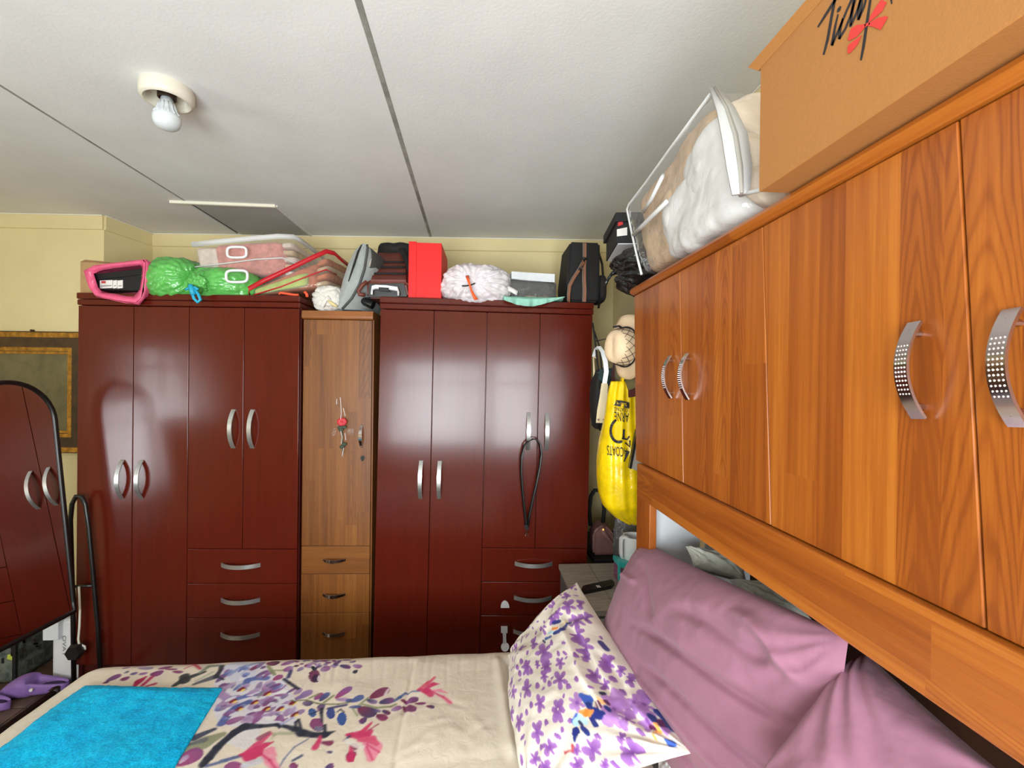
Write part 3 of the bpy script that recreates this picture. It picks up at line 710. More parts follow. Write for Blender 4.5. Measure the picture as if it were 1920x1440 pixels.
md = [np.array(rows[k*7])*.5+np.array(rows[k*7+2])*.5+V3(-.003, -.028, 0) for k in range(7)]
mo('zip_slit', tube([md[2], md[3], md[4], md[5]], [.002, .005, .005, .002], 6), 'black_matt', gp, smooth=True)
sd_ = [np.array(rows[k*7+2])+V3(.004, -.004, 0) for k in range(7)]
mo('zip_tape', tube(sd_, .006, 6), 'grey_pouch_dark', gp, smooth=True)
mo('side_panel', (np.array([np.array(rows[k*7+i])+V3(.002, -.004, .0) for k in range(3, 7) for i in (3, 4, 5)]), grid(4, 3)), 'grey_pouch_dark', gp, smooth=True)

# ------------------------------------------------------------------ on the right wardrobe (top z about 1.87)
TR_ = 1.872
# brown trolley case: ribbed leather face sloping up and back, silver carry handle to the front
su = thing('suitcase', 'brown leather trolley case with dark ribs and a silver carry handle, lying tilted', 'suitcase', (-.45, 2.3, TR_))
def sq(a, b): # a 0..1 left-right, b 0..1 up the sloping face
    L0, R0 = at_y(688, 527, 2.275), at_y(768, 528, 2.275); L1, R1 = at_y(703, 474, 2.56), at_y(757, 474, 2.56)
    return (L0*(1-a)+R0*a)*(1-b)+(L1*(1-a)+R1*a)*b
nrm = np.cross(sq(1, 0)-sq(0, 0), sq(0, 1)-sq(0, 0)); nrm /= np.linalg.norm(nrm); nrm = nrm if nrm[2] > 0 else -nrm
Lb, Rb = at_y(686, 563, 2.285), at_y(774, 560, 2.285)
body = [Lb, Rb, Rb+V3(0.02, .36, 0), Lb+V3(0, .36, 0), sq(0, 0), sq(1, 0), sq(1, 1.05)+V3(.03, 0, 0), sq(0, 1.05)]
for q in body[:4]: q[2] = max(q[2], 1.868)
bm = bmesh.new(); vs = [bm.verts.new(q) for q in body]
for f in hexa(body)[1]: bm.faces.new([vs[i] for i in f])
bmesh.ops.bevel(bm, geom=list(bm.edges), offset=.018, segments=3, affect='EDGES'); bm.verts.index_update()
mo('body', ([tuple(q.co) for q in bm.verts], [[l.index for l in f.verts] for f in bm.faces]), 'brown_leather', su, smooth=True, sharp=40); bm.free()
for b in (.22, .44, .62):
    mo('rib', tube([sq(a, b)+nrm*.004 for a in np.linspace(.06, .95, 8)], .006, 6), 'black_matt', su, smooth=True)
pan = [at_y(692, 532, 2.268), at_y(757, 531, 2.268), at_y(763, 556, 2.272), at_y(690, 557, 2.272)]
mo('handle_panel', prism(pan, (0, .012, 0)), 'black_plastic', su)
hp2 = [at_y(u, v, 2.248) for u, v in ((697, 549), (698, 540), (704, 538), (725, 539), (745, 542), (747, 551))]
mo('carry_handle', strap(hp2, (0, .3, 1), .018, .010), 'white_plastic', su, smooth=True, sharp=40)
mo('grip_inset', prism([at_y(u, v, 2.24) for u, v in ((710, 538.5), (729, 539.5), (729, 546), (710, 545))], (0, .006, 0)), 'black_plastic', su)
mo('zip_puller', join(tube([at_y(u, v, 2.30) for u, v in ((696, 484), (694, 492), (692, 500))], [.004, .006, .007], 8)), 'zip_grey', su, smooth=True)
mo('piping', tube([at_y(u, v, 2.27) for u, v in ((688, 528), (679, 535), (672, 545), (674, 552), (684, 553))], .010, 8), 'brown_leather', su, smooth=True)
mo('back_pocket', sbox(at_y(743, 482, 2.62), (.10, .06, .075), p=3.5, s=4, warp=lambda d, q: q*(1+.1*fbm(d*3, 2)[:, None])), 'black_matt', su, smooth=True)
mo('strap', strap([at_y(u, v, y) for u, v, y in ((752, 466, 2.55), (758, 480, 2.45), (765, 495, 2.38), (770, 512, 2.34))], (1, -.4, 0), .03, .006), 'black_matt', su, smooth=True)
# wheel end hanging over the slim cabinet
wl = at_y(695, 566, 2.33)
mo('wheel_housing', join(tube([at_y(672, 566, 2.36), at_y(682, 564, 2.34), at_y(700, 572, 2.33)], [.016, .022, .022], 12)), 'black_plastic', su, smooth=True, sharp=40)
mo('wheel_rim', tube([at_y(675+9*math.cos(t), 563+8*math.sin(t), 2.33) for t in np.linspace(pi*.4, pi*1.1, 8)], .003, 6), 'zip_grey', su, smooth=True)
# red box standing on end
rx = thing('gift_box', 'bright red lidded box standing on its end beside the suitcase', 'box', (-.3, 2.3, TR_))
y0 = 2.285; A = at_y(779, 560, y0); B = at_y(827, 560, y0); zt = at_y(800, 455.5, y0)[2]
an = -.01; ex = V3(math.cos(an), math.sin(an), 0); ey = V3(.035, 1, 0)
wB = B[0]-A[0]; O = V3(A[0], y0, 1.871)
def rbox(x0, x1, y0_, y1_, z0, z1): return hexa([O+ex*x+ey*y+V3(0, 0, z) for z in (z0, z1) for x, y in ((x0, y0_), (x1, y0_), (x1, y1_), (x0, y1_))])
h_ = zt-1.871
mo('body', rbox(0, wB, 0, .30, 0, h_), 'red_box', rx)
mo('lid', rbox(-.034, .002, -.004, .304, -.001, h_+.004), 'red_box', rx)
# white knotted sack
c3 = at_y(893, 540, 2.34); ws = thing('plastic_sack', 'white plastic sack gathered with an orange tie', 'bag', (c3[0], 2.34, TR_))
mo('sack', plastic((c3[0]+.005, 2.36, c3[2]), (.182, .17, .112), (-.1, -1, .03), n=34, amp=.075, nz=.06, seed=52, p=2.4, pinch=.14, flat=TR_-.025), 'white_sack', ws, smooth=True)
mo('orange_tie', strap([at_y(u, v, y) for u, v, y in ((876, 517, 2.19), (878, 525, 2.175), (881, 535, 2.17), (884, 545, 2.17), (889, 556, 2.165), (893, 562, 2.165))], (1, 0, .25), [.016, .013, .009, .010, .015, .018], .004), 'orange_tie', ws, smooth=True)
mo('dark_cord', tube([at_y(u, v, 2.172) for u, v in ((866, 536), (874, 536), (884, 534), (891, 531))], .0032, 6), 'black_matt', ws, smooth=True)
# mint cloth under the bagged shoe box
mc = at_y(1000, 572, 2.25)
u_ = np.linspace(0, 1, 60); vv_ = np.linspace(0, 1, 26); g_ = []
top_l, top_r = at_y(944, 562, 2.22), at_y(1057, 563, 2.22)
for s_ in u_:
    for t in vv_:
        x = top_l[0]+(top_r[0]-top_l[0])*s_; 
        if t < .55: p_ = V3(x, 2.42-.19*t/.55, 1.874)
        else:
            k = (t-.55)/.45; dr = .048*(1-.8*abs(2*s_-.8)**1.5)*k-.006*(1-k)
            p_ = V3(x, 2.23-.036*min(1, k*3)-.010*math.sin(s_*21)*k-.005*math.sin(s_*47+1)*k, 1.876-dr)
        g_.append(p_)
mcl = mo('cloth', (g_, grid(60, 26)), 'mint_cloth', smooth=True); mcl.modifiers.new('s', 'SOLIDIFY').thickness = .004
tag(mcl, 'mint green cloth under the bagged shoe box, drooping over the wardrobe edge', 'cloth')
# bagged shoe box
sb = thing('shoe_box', 'dark grey shoe box with gold lettering wrapped in clear plastic, on the mint cloth', 'box', (.2, 2.3, TR_))
q = [at_y(u, v, 2.255) for u, v in ((958, 563), (1042, 570), (1043, 532), (958, 523))]
q[0][2] = q[1][2] = 1.879
bx = [q[0], q[1], q[1]+V3(.01, .20, 0), q[0]+V3(.01, .20, 0), q[3], q[2], q[2]+V3(.01, .20, .004), q[3]+V3(.01, .20, .004)]
mo('body', hexa(bx), 'shoebox_grey', sb)
mo('lettering', decal_text('pierre cardin', 1, 1, lambda a, b: at_y(986+44*a, 560.5-8*b+2.5*a, 2.2535)), 'gold_ink', sb)
cov = [p_.copy() for p_ in bx]; cc_ = np.mean(cov, 0)
d, f = ico(5); rr = (np.abs(d)**9).sum(1)**(-1/9); t3 = (d*rr[:, None]+1)/2
def tri(t, c):
    a, b, h = t; lo = (c[0]*(1-a)+c[1]*a)*(1-b)+(c[3]*(1-a)+c[2]*a)*b; hi = (c[4]*(1-a)+c[5]*a)*(1-b)+(c[7]*(1-a)+c[6]*a)*b; return lo*(1-h)+hi*h
cv_ = np.array([tri(x, cov) for x in t3]); cv_ = cc_+(cv_-cc_)*np.array([1.05, 1.05, 1.06])+.005*fbm(cv_*22, 8, 3)[:, None]
cv_[:, 2] = np.maximum(cv_[:, 2], 1.877)
mo('clear_wrap', (cv_, f), 'clear_thin', sb, smooth=True)
mo('white_tag', strap([at_y(u, v, 2.235) for u, v in ((951, 540), (958, 543), (965, 547), (970, 550))], (.3, 0, 1), .022, .003), 'label_white', sb, smooth=True)
w4 = [at_y(u, v, 2.30) for u, v in ((959, 526), (1040, 531), (1043, 513), (961, 506))]
wbx = thing('slim_box', 'slim white box in crinkled clear film on top of the grey shoe box', 'box', tuple(w4[0]))
zz = bx[4][2]+.002
bq = [w4[0], w4[1], w4[1]+V3(0, .14, .004), w4[0]+V3(0, .14, .004)]
hh = .046
mo('body', hexa([p_+V3(0, 0, .004) for p_ in bq]+[p_+V3(0, 0, hh) for p_ in bq]), 'white_card', wbx)
cv_ = np.array([tri(x, [p_+V3(0, 0, .003) for p_ in bq]+[p_+V3(0, 0, hh) for p_ in bq]) for x in t3]); cc_ = cv_.mean(0)
mo('clear_film', (cc_+(cv_-cc_)*np.array([1.06, 1.06, 1.1])+.003*fbm(cv_*30, 18, 3)[:, None], f), 'clear_thin', wbx, smooth=True)
# black shoulder bag with striped straps
sh = thing('shoulder_bag', 'tall black shoulder bag with a striped strap, rightmost on the right wardrobe', 'bag', (.5, 2.35, TR_))
p4 = [at_y(u, v, 2.27) for u, v in ((1066, 568), (1122, 569), (1127, 453), (1071, 452))]
p4[0][2] = p4[1][2] = 1.870
bc = np.mean(p4, 0)
ex_ = (p4[1]-p4[0])/2; 
def warp(d, q):
    q = q.copy(); k = q[:, 2]/.155; q[:, 0] *= 1+.07*(1-k**2); q += .005*fbm(d*4, 77, 3)[:, None]*d; return q
zt_ = p4[3][2]; xl, xr = p4[0][0], p4[1][0]
v8 = [(xl+.004, 2.27, 1.871), (xr, 2.27, 1.871), (xr, 2.52, 1.871), (xl+.004, 2.52, 1.871), (xl-.012, 2.262, 1.96), (xr+.004, 2.262, 1.96), (xr+.004, 2.53, 1.96), (xl-.012, 2.53, 1.96), (xl+.006, 2.275, zt_), (xr+.008, 2.275, zt_), (xr+.008, 2.5, zt_), (xl+.006, 2.5, zt_)]
bm = bmesh.new(); vs = [bm.verts.new(q) for q in v8]
for fc_ in [(0, 3, 2, 1), (8, 9, 10, 11)]+[(4*r_+i, 4*r_+(i+1) % 4, 4*r_+4+(i+1) % 4, 4*r_+4+i) for r_ in (0, 1) for i in range(4)]: bm.faces.new([vs[i] for i in fc_])
bmesh.ops.bevel(bm, geom=list(bm.edges), offset=.010, segments=3, affect='EDGES'); bm.verts.index_update()
mo('body', ([tuple(q.co) for q in bm.verts], [[l.index for l in fc_.verts] for fc_ in bm.faces]), 'black_matt', sh, smooth=True, sharp=40); bm.free()
st = [(1096, 456), (1096, 475), (1095, 500), (1095, 525), (1096, 545), (1095, 566)]
mo('wide_strap', strap([at_y(u, v, 2.252) for u, v in st], (1, 0, 0), .020, .004), 'strap_stripe', sh)
mo('strap_line', strap([at_y(u+1.5, v, 2.249) for u, v in st], (1, 0, 0), .008, .003), 'strap_rust', sh)
dg = [(1094, 490), (1086, 505), (1076, 520), (1068, 535), (1066, 552), (1066, 566)]
mo('hanging_strap', strap([at_y(u, v, 2.232+.004*k) for k, (u, v) in enumerate(dg)], (1, 0, -.5), .018, .004), 'strap_rust', sh, smooth=True)
mo('hanging_strap_edge', strap([at_y(u-2, v-1, 2.228+.004*k) for k, (u, v) in enumerate(dg)], (1, 0, -.5), .006, .003), 'strap_stripe', sh, smooth=True)
mo('clip', join(tube([at_y(u, v, 2.24) for u, v in ((1091, 484), (1100, 485))], .006, 8), tube([at_y(u, v, 2.236) for u, v in ((1096, 486), (1094, 494), (1091, 500), (1086, 504))], .005, 8), tube([at_y(u, v, 2.236) for u, v in ((1082, 503), (1091, 507))], .006, 8)), 'black_plastic', sh, smooth=True)
mo('side_pocket', sbox(at_y(1123, 545, 2.35), (.022, .09, .07), p=4, s=4), 'black_matt', sh, smooth=True)
mo('side_strap', tube([at_y(u, v, 2.36) for u, v in ((1123, 475), (1129, 495), (1131, 520), (1126, 560), (1122, 578))], .006, 6), 'black_plastic', sh, smooth=True)

# ------------------------------------------------------------------ ceiling light
cl = thing('ceiling_light', 'bare white bulb in a round cream holder on the ceiling', 'lamp', (-.98, 1.535, ZC))
C0 = (-.98, 1.535, ZC)
mo('holder', lathe([(.071, 0), (.0735, -.006), (.073, -.034), (.069, -.042), (.062, -.0445), (.057, -.041), (.055, -.03), (.052, -.012), (.03, -.008)], C0, 48), 'porcelain', cl, smooth=True, sharp=50)
mo('socket', lathe([(.026, -.006), (.026, -.034), (.022, -.036), (.018, -.030)], C0, 24), 'bulb_screw', cl, smooth=True, sharp=50)
bl = mo('bulb', lathe([(.016, -.03), (.019, -.048), (.023, -.052), (.024, -.064), (.029, -.078), (.036, -.088), (.0385, -.096), (.038, -.106), (.034, -.118), (.025, -.127), (.012, -.132), (.002, -.133)], C0, 40), 'bulb_white', cl, smooth=True)
for k in range(14):
    a = 2*pi*k/14
    mo('fin', tube([(C0[0]+r_*math.cos(a), C0[1]+r_*math.sin(a), ZC+z_) for r_, z_ in ((.022, -.052), (.0245, -.064), (.0295, -.078), (.036, -.088))], .0024, 5), 'bulb_white', bl, smooth=True)

# ------------------------------------------------------------------ things on top of the overhead cabinet (z=1.776)
TO = 1.776
XB = .459
ct = thing('carton', 'long brown cardboard carton with a script logo and red bow, on the overhead cabinet', 'box', (.6, .45, TO))
bzt = 1.982
mo('body', join(box(XB, .866, .09, .717, TO+.0005, bzt, .0015, 1)), 'carton', ct)
mo('flap', hexa([(XB-.001, .10, bzt-.004), (XB+.2, .10, bzt-.004), (XB+.2, .722, bzt-.004), (XB-.001, .722, bzt-.004), (XB-.010, .10, bzt+.012), (XB+.2, .10, bzt+.004), (XB+.2, .735, bzt+.004), (XB-.010, .735, bzt+.010)]), 'carton', ct)
def ribbon(pts, ws, pl):
    V = []; P2 = np.array(pts, float); T = np.gradient(P2, axis=0); T /= np.linalg.norm(T, axis=1)[:, None]; N = np.stack([-T[:, 1], T[:, 0]], 1)
    ws = np.full(len(P2), ws) if np.isscalar(ws) else np.array(ws)
    for p, n, w_ in zip(P2, N, ws): V += [pl(*(p+n*w_/2)), pl(*(p-n*w_/2))]
    return V, [[2*i, 2*i+1, 2*i+3, 2*i+2] for i in range(len(P2)-1)]
K = 8.727
pl_ = lambda x, y: at_x(1500+x/K, y/K, XB-.0006)
strokes = [([(290, 445), (420, 240), (560, 20), (600, -45)], [26, 40, 44, 40]), ([(575, -30), (520, 250), (450, 650), (385, 895)], [40, 44, 44, 30]), ([(622, 230), (575, 430), (520, 745)], [24, 36, 50]), ([(610, 200), (640, 150), (665, 100)], [30, 52, 24]),
    ([(520, 745), (610, 540), (760, 180), (850, -20)], 34), ([(700, 300), (655, 480), (640, 640)], [30, 44, 46]), ([(640, 640), (740, 470), (830, 250), (905, -10)], 34), ([(880, -10), (850, 200), (820, 440)], [40, 50, 36]), ([(830, 420), (920, 220), (995, -20)], 36), ([(1005, -15), (980, 150), (950, 330)], [60, 80, 44]), ([(955, 320), (1040, 130), (1080, -15)], 36), ([(1152, -15), (1090, 400), (1040, 750), (995, 985)], [40, 46, 46, 30]), ([(1490, -10), (1500, 65)], [34, 22])]
mo('script_logo', join(*[ribbon(p, w_, pl_) for p, w_ in strokes]), 'ink', ct)
bows = [[(1330, -10), (1420, 40), (1340, 190), (1200, 310), (1120, 370), (1140, 280), (1240, 110)], [(1130, 370), (1280, 290), (1400, 260), (1440, 280), (1320, 490), (1200, 440), (1110, 420)], [(1080, 390), (920, 410), (830, 470), (780, 640), (800, 670), (930, 600), (1060, 450)], [(1010, 570), (860, 680), (780, 750), (775, 880), (830, 860), (950, 720)], [(1050, 400), (1130, 360), (1150, 390), (1060, 450)]]
pb_ = lambda x, y: at_x(1500+x/K, y/K, XB-.0009)
mo('bow_emblem', join(*[([pb_(*p) for p in b], [list(range(len(b)))]) for b in bows]), 'red_ink', ct)

# quilt bag
qb = thing('quilt_bag', 'clear zipped bag stuffed with a white quilt and a brown blanket, on the overhead cabinet', 'blanket bag', (.65, 1.15, TO))
fBf, fBn, fTn, fTf = at_x(1212, 503, .522), at_x(1388, 366, .503), at_x(1340, 172, .530), at_x(1179, 388, .497)
fBf[2] = TO+.012; fBn[2] = TO+.012
def QP(a, b, c):
    p_ = (fBf*(1-a)+fBn*a)*(1-b)+(fTf*(1-a)+fTn*a)*b+V3(.34*c*(1-.15*b), .01*c, 0)
    return p_
def qsoft(lo, hi, p=6, s=5, am=.010, sd=0, sc_=9):
    d, f = ico(s); rr = (np.abs(d)**p).sum(1)**(-1/p); q = d*rr[:, None]
    t = np.array(lo)+(q+1)/2*(np.array(hi)-np.array(lo)); v = np.array([QP(*x) for x in t]); cc = v.mean(0)
    nn = v-cc; nn /= np.linalg.norm(nn, axis=1)[:, None]; v = v+nn*am*fbm(v*sc_, 60+sd, 3)[:, None]; v[:, 2] = np.maximum(v[:, 2], TO+.002); return v, f
mo('brown_blanket', qsoft((-.0, .0, -.005), (.55, .74, .85), p=6, sd=1), 'blanket_brown', qb, smooth=True)
mo('brown_blanket', qsoft((.06, .40, .0), (.985, .99, .85), p=7, sd=2), 'blanket_brown', qb, smooth=True)
mo('white_quilt', qsoft((.30, -.02, -.035), (1.0, .62, .7), p=5, s=6, am=.012, sd=3, sc_=11), 'quilt_white', qb, smooth=True)
mo('white_quilt', qsoft((.60, .36, -.03), (.995, .84, .5), p=4, am=.012, sd=4), 'quilt_white', qb, smooth=True)
# crumpled cream end of the quilt facing the camera
for k, (lo, hi) in enumerate((((.96, .02, .06), (1.09, .33, .5)), ((.95, .28, .04), (1.10, .56, .34)), ((.95, .30, .28), (1.10, .66, .9)), ((.93, .55, .05), (1.08, .98, .9)), ((.96, .0, .4), (1.08, .34, .95)))):
    mo('quilt_fold', qsoft(lo, hi, p=2.8, s=5, am=.012, sd=10+k, sc_=22), 'quilt_cream', qb, smooth=True)
cvq = qsoft((-.01, 0, -.05), (1.05, 1.0, 1.0), p=14, am=.004, sd=20); mo('clear_cover', cvq, 'clear_vinyl', qb, smooth=True)
zp = [(1336, 166, .527), (1345, 205, .517), (1356, 255, .508), (1371, 315, .503), (1388, 364, .500)]
zc_ = [at_x(u+20*math.sin(pi*k/4)+4, v, x-.012) for k, (u, v, x) in enumerate(zp)]
wv_ = V3(1, -.25, .05)
mo('zip_band', strap([q+V3(-.003, 0, 0) for q in zc_], wv_, [.016, .034, .046, .044, .030], .006), 'zip_white', qb, smooth=True)
mo('zip_teeth', strap([q+V3(-.004, -.005, 0) for q in zc_], wv_, [.004, .006, .008, .008, .006], .004), 'zip_grey', qb, smooth=True)
mo('piping', join(tube([QP(*x) for x in ((.985, 1.0, -.02), (.6, 1.0, -.02), (.3, .99, -.02), (.03, 1.0, -.02), (-.01, .97, -.02), (-.01, .6, -.03), (.0, .3, -.04), (.02, .03, -.05))], .004, 6), tube([at_x(u, v, x) for u, v, x in ((1388, 366, .497), (1410, 360, .495), (1445, 352, .500), (1490, 344, .515))], .004, 6)), 'zip_white', qb, smooth=True)
mo('carry_handle', tube([at_x(u, v, x) for u, v, x in ((1206, 398, .485), (1222, 372, .478), (1240, 335, .482), (1244, 328, .49))], .0055, 8), 'zip_white', qb, smooth=True)
mo('carry_handle', tube([at_x(u, v, x) for u, v, x in ((1188, 440, .495), (1204, 424, .482), (1226, 402, .476), (1246, 382, .484), (1252, 376, .49))], .006, 8), 'zip_white', qb, smooth=True)
# black sack and shoe box at the far end
bs = thing('plastic_sack', 'black plastic sack squashed at the far end of the overhead cabinet', 'bag', (.62, 1.45, TO))
mo('sack', plastic((.665, 1.53, 1.852), (.185, .16, .09), (-.85, .2, -.1), n=20, amp=.07, nz=.06, seed=71, pinch=.1, flat=TO+.001), 'black_sack', bs, smooth=True)
mo('tail', tube([at_y(u, v, 1.62) for u, v in ((1166, 507), (1152, 510), (1146, 515), (1140, 524), (1134, 535))], [.02, .010, .006, .005, .007], 8), 'black_sack', bs, smooth=True)
kb = thing('shoe_box', 'black lidded shoe box with white label poking out behind the quilt bag', 'box', (.56, 1.62, 1.93))
K0 = at_y(1157, 456, 1.60); zl, zh = K0[2], at_y(1157, 402, 1.60)[2]
mo('body', hexa([(K0[0], 1.60, zl), (K0[0]+.20, 1.57, zl), (K0[0]+.22, 1.80, zl), (K0[0]+.03, 1.84, zl), (K0[0]-.002, 1.60, zh), (K0[0]+.20, 1.57, zh), (K0[0]+.22, 1.80, zh), (K0[0]+.03, 1.84, zh)]), 'black_matt', kb)
mo('lid', hexa([(K0[0]-.008, 1.592, zh-.028), (K0[0]+.206, 1.562, zh-.028), (K0[0]+.226, 1.81, zh-.028), (K0[0]+.02, 1.85, zh-.028), (K0[0]-.008, 1.592, zh+.004), (K0[0]+.206, 1.562, zh+.004), (K0[0]+.226, 1.81, zh+.004), (K0[0]+.02, 1.85, zh+.004)]), 'black_matt', kb)
mo('base_liner', hexa([(K0[0]+.004, 1.602, zl-.003), (K0[0]+.19, 1.575, zl-.003), (K0[0]+.21, 1.79, zl-.003), (K0[0]+.034, 1.83, zl-.003), (K0[0]+.004, 1.602, zl), (K0[0]+.19, 1.575, zl), (K0[0]+.21, 1.79, zl), (K0[0]+.034, 1.83, zl)]), 'white_card', kb)
mo('label', prism([at_y(u, v, 1.594) for u, v in ((1157, 443), (1176, 441), (1176, 426), (1157, 430))], (0, .003, 0)), 'label_white', kb)
mo('label_stripe', prism([at_y(u, v, 1.594) for u, v in ((1159, 424), (1168, 421), (1168, 414), (1159, 417))], (0, .003, 0)), 'label_red', kb)

# ------------------------------------------------------------------ the corner between wardrobe and cabinet
AX = np.array([[0, 0, -1.0], [0, 1, 0], [1, 0, 0]])  # local z (hat axis) to -x
def hat(lab, c, m, rb, crown=True, seed=0, tilt=.36):
    r = thing('hat', lab, 'hat', c)
    n = 64; prof = []
    pr = [(.0, .078), (.022, .079), (.042, .075), (.056, .064), (.063, .045), (.067, .018), (.072, .004), (.10, .0), (rb, -.006), (rb, -.011), (.10, -.006), (.078, -.003)] if crown else [(.05, .02), (.075, .004), (.1, 0), (rb, -.006), (rb, -.012), (.1, -.006), (.07, -.002)]
    v, f = lathe(pr, (0, 0, 0), n, cap=False); v = np.array(v)
    ph = np.arctan2(v[:, 1], v[:, 0]); rr = np.hypot(v[:, 0], v[:, 1]); k = np.clip((rr-.07)/.06, 0, 1)
    v[:, 2] += k*.014*np.sin(2*ph+seed)+k*.008*np.sin(5*ph+seed*2)
    if crown:
        k2 = np.clip((v[:, 2]-.06)/.04, 0, 1)*(rr < .07); v[:, 2] -= k2*.018*np.exp(-(v[:, 1]/.02)**2)
        v[:, :2] *= (1+.05*np.sin(3*ph+seed)*np.clip(v[:, 2]/.08, 0, 1))[:, None]
    R_ = np.array(Matrix.Rotation(tilt, 3, 'Z')) @ AX
    mo('crown_and_brim', (v @ R_.T+np.array(c), f), m, r, smooth=True)
    return r, R_
Ch = (.556, 1.64, 1.595)
hr, Rh = hat('cream bucket hat with black cord and net, hanging topmost behind the overhead cabinet', Ch, 'hat_cream', .118, seed=.6)
def hl(p): return np.asarray(p, float) @ Rh.T+np.array(Ch)
mo('cord', tube([hl((.0725*math.cos(t), .0725*math.sin(t), .014)) for t in np.linspace(0, 2*pi, 40)], .0028, 6), 'black_matt', hr, smooth=True)
net = []
for k in range(14):
    for s_ in (1, -1):
        net.append(tube([hl(((.0705-.010*q**2)*math.cos(2*pi*k/14+s_*q*.62), (.0705-.010*q**2)*math.sin(2*pi*k/14+s_*q*.62), .016+.042*q)) for q in np.linspace(0, 1, 8)], .0009, 4))
mo('net', join(*net), 'ink', hr)
mo('cord_knot', tube([hl((.069, .0, .03)), hl((.074, -.004, .045)), hl((.070, .004, .065))], .004, 6), 'black_matt', hr, smooth=True)
hat('olive green hat brim showing just under the cream hat', (.572, 1.672, 1.560), 'hat_olive', .122, False, 1.2)
hat('dark burgundy hat brim lowest of the stacked hats above the yellow bag', (.580, 1.682, 1.544), 'hat_burgundy', .134, False, 1.9)

# yellow carrier bag
yb = thing('carrier_bag', 'yellow plastic carrier bag with upside-down black lettering, hanging under the hats', 'bag', (.56, 1.7, 1.46))
OL = [(715, 1151, 1201), (740, 1146, 1206), (780, 1141, 1208), (830, 1131, 1212), (870, 1127, 1214), (900, 1127, 1216), (930, 1130, 1218), (955, 1138, 1219), (975, 1158, 1220), (990, 1185, 1220)]
vv = np.linspace(0, 1, 60); L_ = np.interp(715+275*vv, [o[0] for o in OL], [o[1] for o in OL]); R_u = np.interp(715+275*vv, [o[0] for o in OL], [o[2] for o in OL])
yv = []; NU = 70
for i, t in enumerate(vv):
    for j in range(NU):
        ph = 2*pi*j/NU; x = .5+.5*math.cos(ph+pi); front = math.sin(ph+pi)   # front <0 towards the room
        fl_ = min(1, .25+1.5*t)*min(1, 6*(1.02-t))
        y = 1.70+.075*front*fl_*(abs(math.sin(ph))**-.35 if abs(math.sin(ph)) > .05 else 1)
        y += .006*math.sin(x*26+3*t+math.sin(t*7))*(.5+.5*(1-t))+.006*float(vnoise(np.array([[x*5, t*7, 1.3]]), 4)[0])
        p_ = at_y(L_[i]+(R_u[i]-L_[i])*x, 715+275*t, 1.66); yv.append((p_[0], y, p_[2]))
yf = [[i*NU+j, i*NU+(j+1) % NU, (i+1)*NU+(j+1) % NU, (i+1)*NU+j] for i in range(59) for j in range(NU)]+[list(range(NU))[::-1], list(range(59*NU, 60*NU))]
mo('sack', (yv, yf), 'yellow_bag', yb, smooth=True)
yva = np.array(yv)
def drape(u, v, off=.003):
    p_ = at_y(u, v, 1.64); d2 = ((yva[:, 0]-p_[0])**2+(yva[:, 2]-p_[2])**2); near = np.argsort(d2)[:16]; y = yva[near, 1].min()
    q = at_y(u, v, y-off); return q
def upside(s, u0, u1, v0, v1, sk=4, name='lettering', m='ink'):
    v, f = text_mesh(s); mn, mx = v.min(0), v.max(0)
    a = (v[:, 0]-mn[0])/(mx[0]-mn[0]); b = (v[:, 1]-mn[1])/(mx[1]-mn[1])
    mo(name, (np.array([drape(u1-(u1-u0)*x, v0+(v1-v0)*y+sk*(1-x), .004) for x, y in zip(a, b)]), f), m, yb)
upside('ACOATS', 1138, 1176, 835, 853, 5)
upside('ARNE', 1152, 1179, 772, 789, 3)
upside('COATING', 1152, 1177, 763, 770, 3)
bar = [(1151, 750), (1166, 751), (1180, 755), (1180, 766), (1166, 763), (1151, 760)]
mo('printed_bar', ([drape(u, v, .0035) for u, v in bar], [list(range(6))]), 'ink', yb)
upside('Smart', 1156, 1175, 753, 759, 3, 'bar_lettering', 'yellow_bag')
ring = [(1160+15*math.cos(t), 808+21*math.sin(t)) for t in np.linspace(-1.9, -5.2, 26)]
mo('printed_ring', ribbon(ring, [2]+[5]*24+[2], lambda u, v: drape(u, v, .004)), 'ink', yb)
mo('printed_marks', join(ribbon([(1170, 805), (1169, 822)], 4, lambda u, v: drape(u, v, .004)), ribbon([(1166, 822), (1176, 824), (1180, 818)], 3, lambda u, v: drape(u, v, .004)), ribbon([(1172, 830), (1181, 838), (1181, 826)], 3, lambda u, v: drape(u, v, .004)), ribbon([(1178, 846), (1170, 866)], [6, 2], lambda u, v: drape(u, v, .004))), 'ink', yb)
fo = thing('folder', 'grey board with dark edge tucked behind the cabinet end over the yellow bag', 'folder', (.6, 1.56, 1.2))
fq = [at_y(u, v, 1.56) for u, v in ((1181, 877), (1216, 893), (1222, 800), (1194, 806))]
mo('board', prism(fq, (0, .012, 0)), 'folder_grey', fo)
mo('edge_strip', prism([at_y(u, v, 1.556) for u, v in ((1180, 878), (1184, 880), (1198, 806), (1194, 805))], (0, .018, 0)), 'black_plastic', fo)
rod = mo('added_rod', tube([(.60, 1.478, 1.66), (.60, 1.93, 1.66), (.60, 1.935, 1.672)], .006, 8), 'black_metal', smooth=True); tag(rod, 'thin black rod added to hold up the hats and yellow bag at the cabinet end', 'rod')  # added support with no visible counterpart; the hats and bags hang from it
mo('handle', join(strap([(.545, 1.70, 1.44), (.57, 1.70, 1.55), (.60, 1.70, 1.668)], (0, 1, 0), .05, .003), strap([(.62, 1.70, 1.44), (.61, 1.70, 1.55), (.60, 1.70, 1.668)], (0, 1, 0), .05, .003)), 'yellow_bag', yb, smooth=True)  # added straps, mostly hidden by the hats, joining the bag to the added rod
